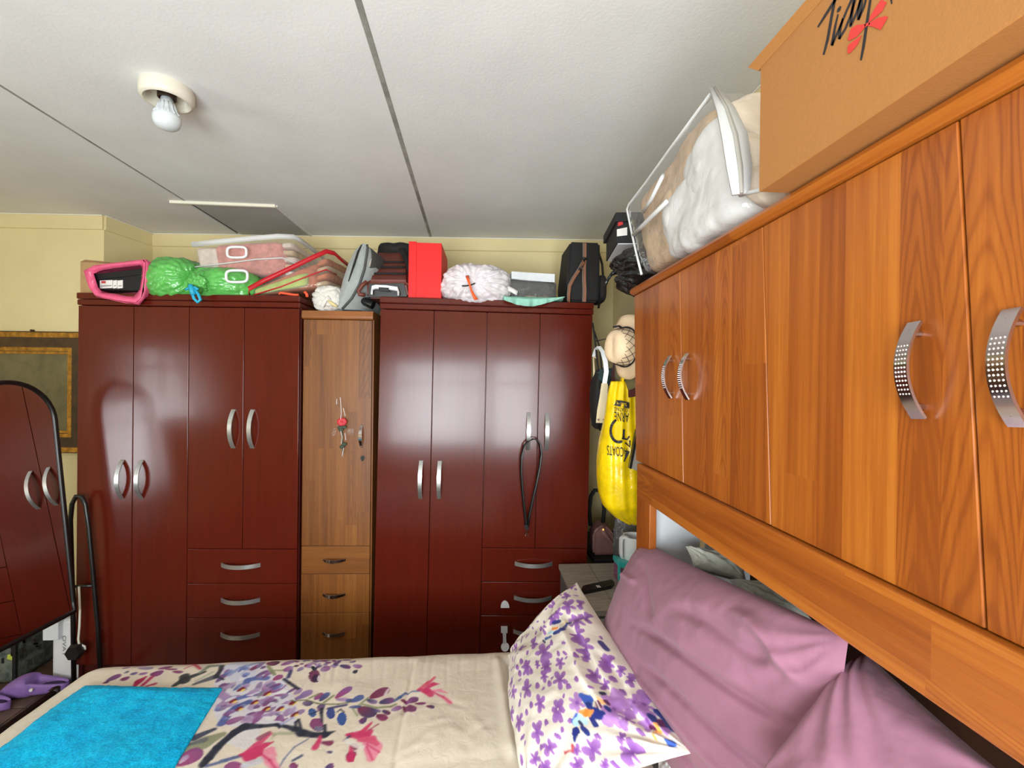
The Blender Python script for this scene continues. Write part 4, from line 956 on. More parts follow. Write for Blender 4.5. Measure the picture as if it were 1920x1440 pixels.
# white strap with leather end
wsx = thing('bag_strap', 'white curved strap with riveted cream leather end hanging beside the wardrobe', 'strap', at_y(1135, 700, 1.86))
mo('strap', strap([at_y(u, v, y) for u, v, y in ((1113, 668, 1.98), (1117, 655, 1.95), (1123, 650, 1.91), (1130, 660, 1.88), (1135, 678, 1.86), (1137, 697, 1.85), (1133, 722, 1.845))], (1, -.3, 0), [.014, .015, .016, .018, .019, .019, .019], .004), 'white_plastic', wsx, smooth=True, sharp=40)
mo('leather_end', strap([at_y(u, v, 1.842) for u, v in ((1133.5, 719), (1131.5, 745), (1129, 770), (1127.5, 793))], (1, -.1, -.03), [.025, .032, .041, .044], .006), 'cream_leather', wsx)
for u in (1122, 1132): mo('rivet', tube([at_y(u, 787, 1.838), at_y(u, 787, 1.834)], .0045, 10), 'mauve_leather', wsx)
bkb = thing('hanging_bag', 'black cloth bag hanging in the shadow behind the white strap', 'bag', at_y(1123, 690, 1.96))
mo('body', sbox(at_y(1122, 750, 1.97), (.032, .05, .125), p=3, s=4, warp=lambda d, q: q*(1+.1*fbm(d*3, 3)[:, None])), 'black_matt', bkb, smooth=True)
mo('cord', join(tube([at_y(1116, 640, 1.95), V3(.597, 1.925, 1.662)], .002, 5), tube([at_y(u, v, 1.95) for u, v in ((1111, 605), (1116, 640), (1120, 680), (1126, 720))], .004, 6), tube([at_y(u, v, 1.95) for u, v in ((1114, 620), (1124, 650), (1128, 690), (1127, 720))], .003, 6)), 'black_matt', bkb, smooth=True)  # first tube is an added length tying the bag to the added rod
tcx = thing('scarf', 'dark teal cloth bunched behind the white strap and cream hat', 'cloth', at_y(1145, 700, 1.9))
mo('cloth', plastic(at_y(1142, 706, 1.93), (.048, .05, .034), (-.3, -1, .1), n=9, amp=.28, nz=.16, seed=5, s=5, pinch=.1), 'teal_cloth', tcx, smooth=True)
fcx = mo('frayed_cord', tube([at_y(1119, 672, 1.955)]+[at_y(u, v, 1.99) for u, v in ((1113, 668), (1114, 700), (1113, 735), (1115, 752))], [.003, .004, .005, .006, .004], 6), 'cream_leather', smooth=True); tag(fcx, 'frayed cream cord hanging at the wardrobe edge', 'cord')

# low black table with handbag
bt = thing('side_table', 'low black table in the dark corner under the mauve handbag', 'table', (.73, 2.5, 0))
mo('top', box(.605, .864, 2.262, 2.70, .548, .575, .003), 'black_matt', bt)
for x in (.62, .85):
    for y in (2.28, 2.68): mo('leg', box(x-.012, x+.012, y-.012, y+.012, 0, .548), 'black_matt', bt)
hb = thing('handbag', 'mauve leather handbag with dark loop handle on the low black table', 'handbag', (.68, 2.36, .575))
HBp = [(1112, 1046), (1152, 1046), (1164, 1036), (1163, 1020), (1150, 1000), (1136, 986), (1122, 988), (1112, 1000)]
f_ = [at_y(u, v, 2.31) for u, v in HBp]
for q in f_[:2]: q[2] = .577
bm = bmesh.new(); n_ = len(f_); vs = [bm.verts.new(q) for q in f_]+[bm.verts.new(q+V3(.01, .12, 0)) for q in f_]
for fc in prism(f_, (0, .12, 0))[1]: bm.faces.new([vs[i] for i in fc])
bmesh.ops.bevel(bm, geom=list(bm.edges), offset=.012, segments=3, affect='EDGES'); bm.verts.index_update()
mo('body', ([tuple(q.co) for q in bm.verts], [[l.index for l in fc.verts] for fc in bm.faces]), 'mauve_leather', hb, smooth=True, sharp=50); bm.free()
mo('flap', strap([at_y(u, v, y) for u, v, y in ((1127, 990, 2.30), (1132, 1000, 2.293), (1140, 1010, 2.293), (1148, 1020, 2.295), (1158, 1036, 2.298))], (1, -.1, .5), [.03, .026, .02, .012, .008], .006), 'mauve_leather', hb, smooth=True)
mo('stud', tube([at_y(1131, 993, 2.288), at_y(1131, 993, 2.283)], .005, 10), 'gold', hb)
mo('loop_handle', tube([at_y(u, v, 2.40) for u, v in ((1107, 985), (1105, 955), (1108, 930), (1115, 919), (1124, 920), (1131, 932), (1133, 955), (1130, 985))], .011, 8), 'black_matt', hb, smooth=True)
sp = thing('plastic_sheet', 'crumpled smoky clear plastic under the yellow bag beside the handbag', 'plastic', at_y(1172, 1000, 2.2))
q_ = sbox(at_y(1172, 1008, 2.17), (.055, .035, .125), p=3, s=5, warp=lambda d, q: q*(1+.16*fbm(d*4, 31, 3)[:, None])); q_[0][:, 2] = np.maximum(q_[0][:, 2], .603)
mo('sheet', q_, 'clear_smoke', sp, smooth=True)

# nightstand
NZ = .60
ns = thing('nightstand', 'grey wood-grain bedside table between bed and wardrobe', 'nightstand', (.63, 1.95, 0))
n0, n1 = at_z(1043, 1058, NZ), at_z(1070, 1147, NZ)
for k in range(3):
    x0 = [.405, .548, .69][k]; x1 = [.546, .688, .862][k]
    mo('plank', hexa([(x0-.0, n1[1], NZ-.02), (x1, n1[1], NZ-.02), (x1, n0[1], NZ-.02), (x0, n0[1], NZ-.02), (x0, n1[1], NZ), (x1, n1[1], NZ), (x1, n0[1], NZ), (x0, n0[1], NZ)]), 'grey_wood', ns)
mo('cabinet_body', box(.412, .860, n1[1]+.01, n0[1]-.005, 0, NZ-.02, .002), 'grey_wood_dark', ns)
mo('drawer_front', box(.42, .852, n1[1]+.004, n1[1]+.012, .36, .565, .002), 'grey_wood', ns)
rm = thing('remote', 'black remote control with white buttons lying on the grey nightstand', 'remote', at_z(1120, 1105, NZ))
r4 = [at_z(u, v, NZ+.001) for u, v in ((1088, 1116), (1146, 1104), (1152, 1098), (1147, 1092), (1093, 1104))]
mo('case', prism(r4, (0, 0, .014)), 'black_plastic', rm)
mo('button', join(*[prism([at_z(u+d_, v, NZ+.0155) for u, v in ((1117, 1098), (1119, 1097.6), (1123, 1101.4), (1121, 1102))], (0, 0, .001)) for d_ in (0, 4)]), 'label_white', rm)
tb = thing('tub', 'small tub with turquoise lid edge and mauve print behind the pink pillow', 'tub', (.63, 1.93, NZ))
tq = [at_y(u, v, 1.93) for u, v in ((1161, 1100), (1192, 1104), (1194, 1062), (1160, 1054))]
for q in tq[:2]: q[2] = NZ+.001
mo('body', hexa([tq[0], tq[1], tq[1]+V3(0, .08, 0), tq[0]+V3(0, .08, 0), tq[3]+V3(.004, 0, -.02), tq[2]+V3(0, 0, -.02), tq[2]+V3(0, .08, -.02), tq[3]+V3(.004, .08, -.02)]), 'mauve_print', tb)
mo('lid', join(strap([tq[3]+V3(-.002, -.004, -.006), tq[2]+V3(0, -.004, -.006)], (0, -.2, 1), .026, .008), strap([tq[3]+V3(0, -.004, .0), tq[3]+V3(.001, -.004, -.05), tq[0]+V3(0, -.004, .005)], (1, 0, 0), .010, .008), hexa([tq[3]+V3(0, 0, -.02), tq[2]+V3(0, 0, -.02), tq[2]+V3(0, .082, -.02), tq[3]+V3(0, .082, -.02), tq[3]+V3(0, 0, 0), tq[2], tq[2]+V3(0, .082, 0), tq[3]+V3(0, .082, 0)])), 'turquoise', tb)
jg = thing('jug', 'white plastic jug with squared handle on the nightstand', 'jug', (.735, 2.06, NZ))
jz = at_y(1190, 1006, 2.0)[2]
mo('body', lathe([(.05, 0), (.052, .005), (.050, jz-NZ-.012), (.053, jz-NZ-.004), (.053, jz-NZ), (.046, jz-NZ), (.045, .02)], (.722, 2.01, NZ+.001), 36), 'white_plastic', jg, smooth=True, sharp=40)
mo('handle', strap([at_y(u-2, v-2, 2.0) for u, v in ((1180, 1010), (1170, 1009), (1166.5, 1012), (1166, 1022), (1166, 1040), (1167.5, 1048), (1174, 1050), (1182, 1050))], (0, 1, 0), .02, .011), 'white_plastic', jg, smooth=True, sharp=60)
jr = thing('jar', 'steel-lidded clear jar just behind the white jug', 'jar', (.75, 2.14, NZ))
jz2 = at_y(1190, 995, 2.15)[2]
mo('glass', lathe([(.042, 0), (.044, .01), (.044, jz2-NZ-.03), (.036, jz2-NZ-.015)], (.742, 2.152, NZ+.001), 32), 'clear_smoke', jr, smooth=True)
mo('lid', lathe([(.041, jz2-NZ-.02), (.042, jz2-NZ-.004), (.038, jz2-NZ), (.02, jz2-NZ-.003), (.004, jz2-NZ-.003)], (.742, 2.152, NZ+.001), 32), 'steel_lid', jr, smooth=True, sharp=40)

# ------------------------------------------------------------------ things on the wardrobe fronts
belt = thing('belt', 'thin black leather belt looped over a handle of the right wardrobe', 'belt', at_y(994, 822, 2.2))
Lp = [(998, 824), (990, 827), (983, 836), (977.5, 858), (977, 885), (979.5, 920), (983, 955), (986, 980), (987, 992)]
Rp = [(999, 823), (1006, 824), (1012, 832), (1015, 850), (1012, 875), (1006, 905), (998, 940), (992, 968), (989, 988)]
mo('strap', join(strap([at_y(u, v, 2.188-.006*(k > 0 and k < 7)) for k, (u, v) in enumerate(Lp)], (1, -.9, .2), .013, .004), strap([at_y(u, v, 2.186-.006*(k > 0 and k < 7)) for k, (u, v) in enumerate(Rp)], (1, -.9, -.2), .013, .004)), 'black_plastic', belt, smooth=True)
mo('keeper', strap([at_y(986, 984, 2.182), at_y(988, 993, 2.182)], (1, 0, 0), .018, .008), 'black_plastic', belt)
mo('clasp', join(tube([at_y(987.5, 992, 2.184), at_y(987.5, 1003, 2.184)], .003, 6), tube([at_y(985, 1005, 2.184), at_y(987.5, 998, 2.184), at_y(990, 1005, 2.184)], .0025, 6)), 'chrome', belt)
l1 = thing('drawer_latch', 'white half-round child latch stuck on the middle drawer', 'latch', at_y(947, 1136, 2.23))
hd = [at_y(947+8*math.cos(t), 1140-13*math.sin(t), 2.232) for t in np.linspace(0, pi, 16)]
mo('pad', prism(hd, (0, .010, 0)), 'latch_white', l1)
l2 = thing('drawer_latch', 'white child latch strap hanging down the bottom drawer', 'latch', at_y(946, 1200, 2.23))
mo('strap', strap([at_y(u, v, 2.228) for u, v in ((945.5, 1180), (946, 1195), (946.5, 1212))], (1, 0, 0), [.020, .015, .018], .006), 'latch_white', l2)
mo('pad', prism([at_y(945.5+u, 1181+v, 2.226) for u, v in ((-6, -5), (6, -5), (6, 6), (-6, 6))], (0, .01, 0)), 'latch_white', l2)
mo('pivot', tube([at_y(947, 1213, 2.230), at_y(947, 1213, 2.218)], .020, 16), 'latch_white', l2)
ro = thing('wrapped_rose', 'red rose in crinkled cellophane taped to the slim cabinet door', 'flower', at_y(641, 800, 2.27))
YR = 2.262
cel = [(742, 628, 650), (765, 628, 650), (785, 630, 651), (800, 633, 651), (815, 633, 651), (830, 636, 650), (845, 639, 648), (858, 640, 646)]
cvx = []
for i, (v, ua, ub) in enumerate(cel):
    for j in range(12):
        t = j/11; p_ = at_y(ua+(ub-ua)*t, v, YR); cvx.append(p_+V3(0, -.016*math.sin(pi*t)+.006*math.sin(j*3.1+i*1.7), 0))
mo('cellophane', (cvx, grid(8, 12)), 'clear_thin', ro, smooth=True)
mo('cellophane_glint', join(*[tube([at_y(u+1.5*math.sin(k*2+u), v, YR-.018) for k, (u, v) in enumerate(pts)], .0012, 5) for pts in ([(637, 745), (639, 760), (641, 775), (640, 786)], [(631, 748), (632, 758)], [(645, 765), (646, 780)], [(640, 808), (643, 820), (641, 832)], [(643, 840), (643, 855)], [(647, 812), (648, 825)])]), 'white_plastic', ro)
for k in range(7):
    a = 2*pi*k/7; mo('petal', sbox(at_y(641+5*math.cos(a), 791+4*math.sin(a), YR+.001), (.012, .007, .011), p=2.2, s=3), 'rose_red', ro, smooth=True)
mo('leaf', join(*[sbox(at_y(u, v, YR+.002), (.012, .004, .008), p=2.2, s=3) for u, v in ((637, 802), (645, 801), (639, 806), (645, 833), (641, 838))]), 'leaf_green', ro, smooth=True)
mo('stem', tube([at_y(641, 797, YR+.004), at_y(643, 850, YR+.006)], .0025, 6), 'leaf_green', ro)
for (ua, ub, va, vb) in ((621, 630, 803, 818), (650, 663, 802, 817)):
    mo('tape', prism([at_y(u, v, 2.268) for u, v in ((ua, vb), (ub, vb-2), (ub, va), (ua+3, va+1))], (0, .002, 0)), 'clear_thin', ro)

# ------------------------------------------------------------------ bed
BZ = .535
bed = thing('bed', 'double bed with black metal frame along the right of the room', 'bed', (-.4, .9, 0))
mo('mattress', box(-1.27, .49, .24, 1.60, .24, .50, .04, 3), 'sheet', bed)
mo('base', box(-1.29, .495, .24, 1.60, .10, .24, .01), 'dark_wood', bed)
for x in (-1.24, .44):
    for y in (.30, 1.54): mo('leg', tube([(x, y, 0), (x, y, .11)], .022, 12), 'black_metal', bed)
mo('foot_rail', join(tube([(-1.345, .22, .445), (-1.345, 1.60, .445)], .011, 10), tube([(-1.345, 1.595, .455), (-1.345, 1.60, 0)], .013, 10), tube([(-1.345, .24, .455), (-1.345, .22, 0)], .013, 10)), 'black_metal', bed, smooth=True)

# bedspread: cloth with a printed branch of blossom
def bp(u, v): return at_z(u, v, BZ)[:2]
c1 = lambda x, y: bp(180+x/6.4, 1215+y/6.4)
c2_ = lambda x, y: bp(420+x/6.546, 1220+y/6.546)
c3_ = lambda x, y: bp(620+x/6.546, 1220+y/6.546)
BASE = [220, 208, 190]
cv = Canvas(-1.30, .44, .62, 1.66, .0031, BASE)
cv.img += (fbm(np.stack([cv.X.ravel()*6, cv.Y.ravel()*6, 0*cv.X.ravel()], 1), 4, 3).reshape(cv.X.shape)*5)[..., None]
S2 = lambda L: L*.00030   # crop pixels to metres, roughly
def Pz(f, pts): return [f(*p) for p in pts]
# pale wash behind the blossom
wash = [208, 205, 214]
cv.poly(Pz(c2_, [(-60, 230), (40, 160), (200, 120), (500, 140), (600, 290), (760, 380), (850, 520), (900, 700), (870, 900), (640, 880), (300, 930), (-60, 930), (-150, 700), (-130, 450)]), wash, .9)
cv.poly(Pz(c2_, [(20, 1125), (140, 1020), (300, 950), (480, 930), (400, 1080), (330, 1160), (230, 1215)]), [214, 212, 214], .85)
cv.poly(Pz(c1, [(1500, 330), (1560, 200), (1700, 130), (1920, 170), (1920, 430), (1700, 420)]), [196, 198, 212], .85)
def st(f, pts, w_, col, alpha=.9): cv.stroke(Pz(f, pts), [S2(x) for x in (w_ if isinstance(w_, list) else [w_]*len(pts))], col, alpha, soft=.002)
def pt(f, a, b, w_, col, col2=None): cv.petal(f(*a), f(*b), S2(w_), col, col2)
LIL, PLU, MAR, NAV, BLU, DRK, OLI, PNK = [154, 124, 168], [128, 66, 122], [112, 38, 72], [58, 54, 96], [84, 98, 158], [36, 38, 54], [128, 134, 96], [198, 52, 98]
for pts, w_, col in (([(-60, 560), (40, 420), (240, 470)], 60, [120, 112, 136]), ([(250, 430), (290, 360), (400, 330), (520, 330)], 70, BLU), ([(150, 590), (280, 545), (430, 510)], 55, BLU), ([(-30, 900), (60, 770), (150, 690), (300, 620)], 75, [72, 86, 148]), ([(60, 300), (200, 210), (420, 140)], 45, [136, 146, 186]), ([(-80, 520), (60, 600), (-40, 680)], 80, LIL), ([(700, 880), (830, 800), (860, 740)], 45, [160, 160, 196]), ([(600, 470), (760, 500)], 80, [226, 224, 226]), ([(560, 790), (760, 800)], 90, [224, 220, 218])): st(c2_, pts, w_, col)
for a, b, w_, cc, c_2 in (((560, 350), (545, 500), 130, [190, 168, 196], PLU), ((770, 400), (560, 490), 90, LIL, PLU), ((520, 570), (300, 720), 110, LIL, [178, 160, 190]), ((650, 640), (500, 740), 80, LIL, [120, 90, 130]), ((880, 660), (740, 770), 90, [176, 158, 190], LIL), ((500, 730), (200, 880), 120, PLU, [196, 180, 204]), ((260, 800), (20, 900), 80, [150, 104, 140], PLU), ((340, 900), (460, 780), 60, PLU, [140, 100, 150]), ((870, 570), (1090, 470), 100, [110, 88, 146], LIL), ((860, 520), (950, 430), 60, LIL, LIL), ((1110, 580), (1220, 500), 80, PLU, [150, 60, 110]), ((1170, 600), (1290, 490), 70, NAV, BLU), ((1365, 570), (1565, 430), 95, [150, 50, 110], [128, 90, 160]), ((1370, 580), (1540, 600), 50, LIL, [180, 140, 180]), ((600, 350), (720, 290), 80, [146, 56, 96], PLU), ((720, 240), (850, 200), 90, PLU, LIL), ((520, 150), (680, 150), 100, MAR, [60, 26, 56]), ((290, 250), (470, 160), 70, MAR, PLU), ((900, 240), (970, 190), 60, [110, 96, 140], LIL), ((1180, 230), (1300, 180), 100, LIL, PLU), ((980, 190), (1090, 140), 60, LIL, LIL), ((1340, 170), (1430, 100), 60, NAV, PLU), ((1420, 170), (1550, 190), 50, DRK, NAV), ((700, 180), (880, 110), 80, PLU, LIL), ((1090, 110), (1290, 90), 50, MAR, PLU), ((1450, 95), (1560, 90), 40, NAV, LIL), ((920, 80), (1060, 100), 40, LIL, NAV), ((850, 190), (920, 170), 34, DRK, MAR), ((965, 610), (1080, 640), 70, [120, 96, 130], NAV), ((1180, 720), (1200, 630), 70, [150, 90, 140], NAV), ((900, 720), (980, 740), 70, [140, 110, 150], LIL), ((240, 1440), (20, 1400), 90, [150, 60, 110], PLU), ((810, 1440), (890, 1375), 80, PLU, MAR), ((1240, 1430), (1350, 1400), 60, NAV, PLU), ((1500, 1040), (1600, 1040), 60, PNK, MAR), ((1530, 1360), (1580, 1230), 80, PNK, MAR), ((1260, 1240), (1330, 1250), 24, NAV, NAV)): pt(c2_, a, b, w_, cc, c_2)
for k in range(70):
    x = rng.uniform(-120, 800); y = rng.uniform(190, 860)
    if x > 560 and y < 330: continue
    L_ = rng.uniform(70, 190); an_ = math.radians(rng.normal(28, 18)); c_a, c_b = [(LIL, [184, 164, 194]), (PLU, LIL), (BLU, [150, 156, 196]), ([222, 218, 224], [196, 194, 212]), ([112, 104, 140], LIL), ([90, 74, 120], PLU)][k % 6]
    pt(c2_, (x, y), (x+L_*math.cos(an_), y-L_*math.sin(an_)), rng.uniform(30, 75), c_a, c_b)
for k in range(26):
    x = rng.uniform(820, 1400); y = rng.uniform(85, 190); L_ = rng.uniform(40, 90)
    pt(c2_, (x, y), (x+L_, y+rng.uniform(-25, 25)), rng.uniform(24, 50), [LIL, PLU, NAV, [112, 96, 140], MAR][k % 5], LIL)
def blob(f, c, rx, ry, col, al=.95): cv.poly([f(c[0]+rx*math.cos(t), c[1]+ry*math.sin(t)) for t in np.linspace(0, 2*pi, 18)[:-1]], col, al)
blob(c2_, (1110, 290), 72, 78, [108, 42, 80]); blob(c2_, (1128, 318), 46, 50, [50, 26, 60]); blob(c2_, (1165, 318), 20, 40, [214, 204, 204])
for c, rx, ry, col in (((1085, 740), 52, 56, [52, 84, 146]), ((1310, 752), 54, 76, [48, 66, 132]), ((1447, 835), 60, 86, [48, 78, 148]), ((1135, 890), 86, 82, [132, 62, 110]), ((1160, 950), 60, 40, [120, 112, 140]), ((1110, 195), 40, 26, DRK)): blob(c2_, c, rx, ry, col)
for x, y in ((210, 480), (530, 515), (375, 625), (185, 715), (520, 705), (690, 700), (845, 620), (868, 768), (110, 625)):
    pt(c2_, (x-55, y+25), (x+45, y-35), 46, [120, 26, 40]); pt(c2_, (x-8, y+22), (x+48, y-16), 30, [232, 206, 96])
for pts, w_, col in (([(-280, 1440), (-170, 1330), (-70, 1200), (40, 1090), (130, 1000)], [14, 46, 50, 44, 80], DRK), ([(130, 1000), (250, 930), (450, 915), (640, 892), (760, 912), (880, 950), (960, 1000), (1100, 1030), (1240, 1030), (1360, 988)], [80, 92, 46, 40, 38, 64, 84, 62, 76, 10], DRK), ([(880, 950), (880, 860), (915, 830), (945, 940)], 24, DRK), ([(1240, 1030), (1236, 905)], 30, DRK), ([(1205, 860), (1195, 740), (1200, 690)], [16, 30, 40], DRK), ([(910, 445), (800, 375), (740, 335)], 34, DRK), ([(790, 310), (820, 240)], 40, NAV), ([(820, 590), (1010, 585), (1150, 625), (1400, 645), (1571, 625)], 16, [92, 100, 70]), ([(1050, 560), (1160, 510)], 24, OLI), ([(1230, 610), (1340, 535)], 30, OLI), ([(540, 190), (620, 285)], 36, OLI), ([(590, 240), (720, 235)], 20, OLI), ([(620, 1000), (840, 1000)], 40, [168, 168, 140]), ([(-40, 1350), (110, 1310), (220, 1280)], 20, [84, 94, 136]), ([(660, 1440), (740, 1310), (860, 1180), (1030, 1080)], 16, [110, 116, 144]), ([(850, 1335), (950, 1285)], 26, [60, 70, 100]), ([(1060, 760), (1150, 720)], 14, DRK), ([(1280, 690), (1500, 660)], 30, NAV), ([(1390, 740), (1430, 710), (1475, 750)], 12, DRK), ([(420, 560), (480, 490)], 12, OLI), ([(460, 640), (660, 590)], 10, [90, 90, 110])): st(c2_, pts, w_, col)
def lily(f, strokes):
    for pts, w_, col in strokes: st(f, pts, w_, col)
LP = [226, 138, 158]
lily(c2_, [([(450, 1240), (560, 1215), (630, 1270)], [30, 80, 30], LP), ([(480, 1270), (570, 1340), (640, 1440)], [40, 80, 60], LP), ([(200, 1272), (330, 1290), (420, 1260)], [20, 110, 70], PNK), ([(260, 1255), (400, 1150), (565, 1005)], [40, 70, 36], [206, 70, 112]), ([(380, 1235), (500, 1150), (600, 1108)], [60, 60, 16], PNK), ([(330, 1330), (340, 1350)], 60, PNK), ([(460, 1260), (560, 1330), (640, 1440)], 16, PNK), ([(440, 1060), (550, 990)], [60, 40], [150, 80, 100]), ([(1120, 1185), (1165, 1110), (1180, 1050)], [60, 40, 30], PNK), ([(1215, 1125), (1300, 1135)], [30, 60], MAR), ([(260, 1400), (420, 1350)], 70, [196, 198, 206])])
lily(c3_, [([(1210, 515), (1340, 505), (1425, 540)], [30, 46, 20], LP), ([(1260, 530), (1380, 590), (1470, 665)], [20, 40, 46], LP), ([(1080, 492), (1190, 420), (1275, 345)], [40, 56, 26], [212, 82, 108]), ([(1170, 480), (1260, 430), (1330, 425)], [40, 54, 10], PNK), ([(1080, 490), (1180, 510), (1230, 560)], [24, 80, 60], PNK), ([(1240, 515), (1380, 590), (1470, 660)], 14, PNK), ([(1085, 506), (920, 506), (850, 560), (770, 615)], [14, 22, 40, 26], [74, 92, 140]),
    ([(430, 1150), (520, 1200), (500, 1310)], [60, 150, 80], LP), ([(200, 1035), (380, 1015), (500, 890)], [30, 60, 20], PNK), ([(280, 1050), (420, 1060), (480, 1000)], [40, 100, 60], PNK), ([(360, 1095), (500, 1095), (570, 1150)], [50, 80, 40], [210, 84, 116]), ([(440, 1150), (600, 1245)], 12, PNK), ([(440, 1180), (515, 1330)], 12, PNK), ([(470, 980), (585, 905)], 12, [150, 50, 80]), ([(170, 1105), (230, 1050)], 20, NAV), ([(245, 1160), (250, 1240)], [16, 40], PNK), ([(280, 1160), (310, 1190)], 50, MAR), ([(190, 1110), (380, 1190)], 50, [222, 214, 206])])
blob(c3_, (252, 1305), 50, 62, [188, 42, 92])
for a, b, w_, cc, c_2 in (((480, 585), (715, 445), 120, MAR, [126, 52, 92]), ((650, 560), (715, 450), 30, [222, 206, 214], [222, 206, 214]), ((590, 640), (780, 590), 90, NAV, PLU), ((900, 610), (1080, 605), 84, PLU, [90, 40, 90]), ((890, 660), (1040, 760), 90, MAR, PLU), ((1030, 655), (1170, 665), 40, MAR, PLU), ((1170, 700), (1275, 725), 42, MAR, NAV), ((340, 700), (545, 800), 130, MAR, NAV), ((560, 790), (690, 840), 80, MAR, [140, 50, 100]), ((350, 860), (440, 870), 80, [110, 40, 100], NAV), ((740, 730), (870, 670), 60, LIL, PLU), ((630, 730), (730, 770), 50, NAV, MAR), ((250, 630), (405, 550), 90, [66, 86, 146], BLU), ((180, 600), (260, 610), 50, BLU, NAV), ((220, 690), (380, 690), 40, BLU, NAV), ((440, 600), (570, 640), 60, NAV, LIL), ((110, 165), (245, 195), 60, NAV, PLU), ((270, 160), (380, 190), 60, LIL, PLU), ((230, 120), (310, 120), 40, LIL, NAV), ((270, 240), (330, 240), 60, DRK, DRK), ((500, 720), (620, 750), 40, NAV, LIL), ((860, 590), (930, 610), 40, MAR, MAR)): pt(c3_, a, b, w_, cc, c_2)
for pts, w_ in (([(360, 660), (460, 580)], 22), ([(390, 660), (560, 700), (740, 680), (800, 650)], 24), ([(270, 710), (330, 800)], 14)): st(c3_, pts, w_, OLI)
for a, b, w_, cc, c_2 in (((120, 390), (300, 300), 90, [96, 60, 110], PLU), ((80, 410), (160, 385), 44, MAR, NAV), ((290, 360), (400, 350), 70, MAR, PLU), ((650, 300), (805, 290), 100, [110, 40, 84], PLU), ((740, 240), (920, 210), 60, PLU, MAR), ((830, 245), (980, 245), 30, MAR, PLU), ((920, 270), (1040, 285), 44, MAR, PLU), ((510, 300), (620, 290), 44, PLU, LIL), ((410, 300), (500, 290), 50, NAV, LIL), ((310, 230), (420, 205), 44, PLU, LIL), ((500, 225), (690, 230), 60, LIL, [128, 130, 150]), ((330, 290), (400, 265), 40, [128, 130, 140], NAV), ((430, 200), (640, 175), 44, [130, 70, 110], LIL)): pt(c1, a, b, w_, cc, c_2)
lily(c1, [([(450, 455), (520, 380), (595, 335)], [30, 80, 30], [160, 30, 72]), ([(560, 430), (665, 340)], [40, 44], [170, 40, 84]), ([(600, 445), (705, 420)], [24, 40], [170, 50, 90]), ([(1000, 155), (1180, 165), (1250, 245)], [30, 40, 30], [190, 60, 84]), ([(1060, 240), (1160, 190)], 14, PNK), ([(950, 440), (1060, 370), (1300, 285)], [60, 90, 40], [44, 46, 48]), ([(1060, 330), (1070, 400)], 90, [40, 42, 44]), ([(1180, 440), (1420, 350)], [40, 90], [84, 82, 92]), ([(1250, 290), (1360, 210), (1480, 205)], [40, 60, 40], [124, 130, 112]), ([(1440, 350), (1490, 270), (1510, 215)], [60, 40, 56], [40, 42, 50]), ([(1460, 350), (1530, 380)], 20, DRK), ([(1200, 400), (1400, 290)], 34, [176, 176, 158])])
st(c1, [(1000, 1260), (1300, 1150), (1520, 1040)], [80, 150, 60], [138, 140, 112]); st(c1, [(1190, 1090), (1420, 985)], [80, 40], [52, 56, 76]); st(c1, [(1060, 1190), (1300, 1120)], [30, 60], [96, 98, 104])
st(c1, [(1290, 1400), (1330, 1330), (1440, 1200), (1640, 1030)], [70, 50, 50, 70], DRK)
pt(c1, (950, 1420), (1280, 1240), 170, [150, 58, 106], PLU); pt(c1, (1000, 1400), (1100, 1300), 60, [206, 180, 196], LIL)
st(c1, [(1330, 1420), (1560, 1350), (1740, 1290)], 30, [84, 94, 136])
st(c1, [(1740, 1280), (1920, 1230)], [30, 120], PNK)
# surface: gentle quilting, seams, rounded edges
X, Y = cv.X, cv.Y; P3 = np.stack([X.ravel()*4, Y.ravel()*4, 0*X.ravel()], 1)
Z = BZ+.004*fbm(P3, 9, 4).reshape(X.shape)+.0022*fbm(P3*np.array([2.2, 1.1, 1]), 29, 3).reshape(X.shape)
def groove(a, b, wd, dp, step=0.0, fe=60):
    global Z
    a = np.array(a); b = np.array(b); d = b-a; L = np.linalg.norm(d); d = d/L; n = np.array([-d[1], d[0]])
    s_ = (X-a[0])*n[0]+(Y-a[1])*n[1]; t = ((X-a[0])*d[0]+(Y-a[1])*d[1])/L; m = 1/(1+np.exp(-np.clip((t-.08)*fe, -30, 30)))/(1+np.exp(-np.clip((.92-t)*fe, -30, 30)))
    Z = Z-dp*np.exp(-(s_/wd)**2)*m+step*m/(1+np.exp(-np.clip(s_/wd*1.5, -30, 30)))
groove(bp(602, 1228), bp(500, 1400), .004, .004)
groove(bp(780, 1225), bp(733, 1460), .006, .006, .004)
groove(bp(955, 1222), bp(995, 1450), .02, .018)
groove(bp(930, 1222), bp(965, 1450), .014, -.010)
for k in range(16):
    u = 560+k*26+rng.uniform(-9, 9); groove(bp(u, 1222), bp(u-6+rng.uniform(-12, 12), 1255+rng.uniform(0, 50)), .006, .0022*rng.uniform(.3, 1), 0, 14)
for k in range(14):
    u = rng.uniform(760, 950); v = rng.uniform(1260, 1400); groove(bp(u, v), bp(u+rng.uniform(-60, 60), v+rng.uniform(5, 50)), .012, .0016*rng.choice([-1, 1]), 0, 9)
R_ = .085
dx = np.maximum(0, (-1.27+R_)-X); dy = np.maximum(0, Y-(1.63-R_)); d_ = np.minimum(np.hypot(dx, dy), R_*1.6)
Z = Z-np.where(d_ < R_*.985, R_-np.sqrt(np.maximum(R_**2-d_**2, 0)), R_+(d_-R_*.985)*3)
nx, ny = X.shape; V = np.stack([X.ravel(), Y.ravel(), np.maximum(Z.ravel(), .30)], 1)
keep = (d_ < R_*1.12).ravel()
fg = grid(nx, ny)
fg = [q for q in fg if keep[q[0]] and keep[q[1]] and keep[q[2]] and keep[q[3]]]
fg = [q[::-1] for q in fg] if False else fg
MAT_PR = colmat('printed_cotton')
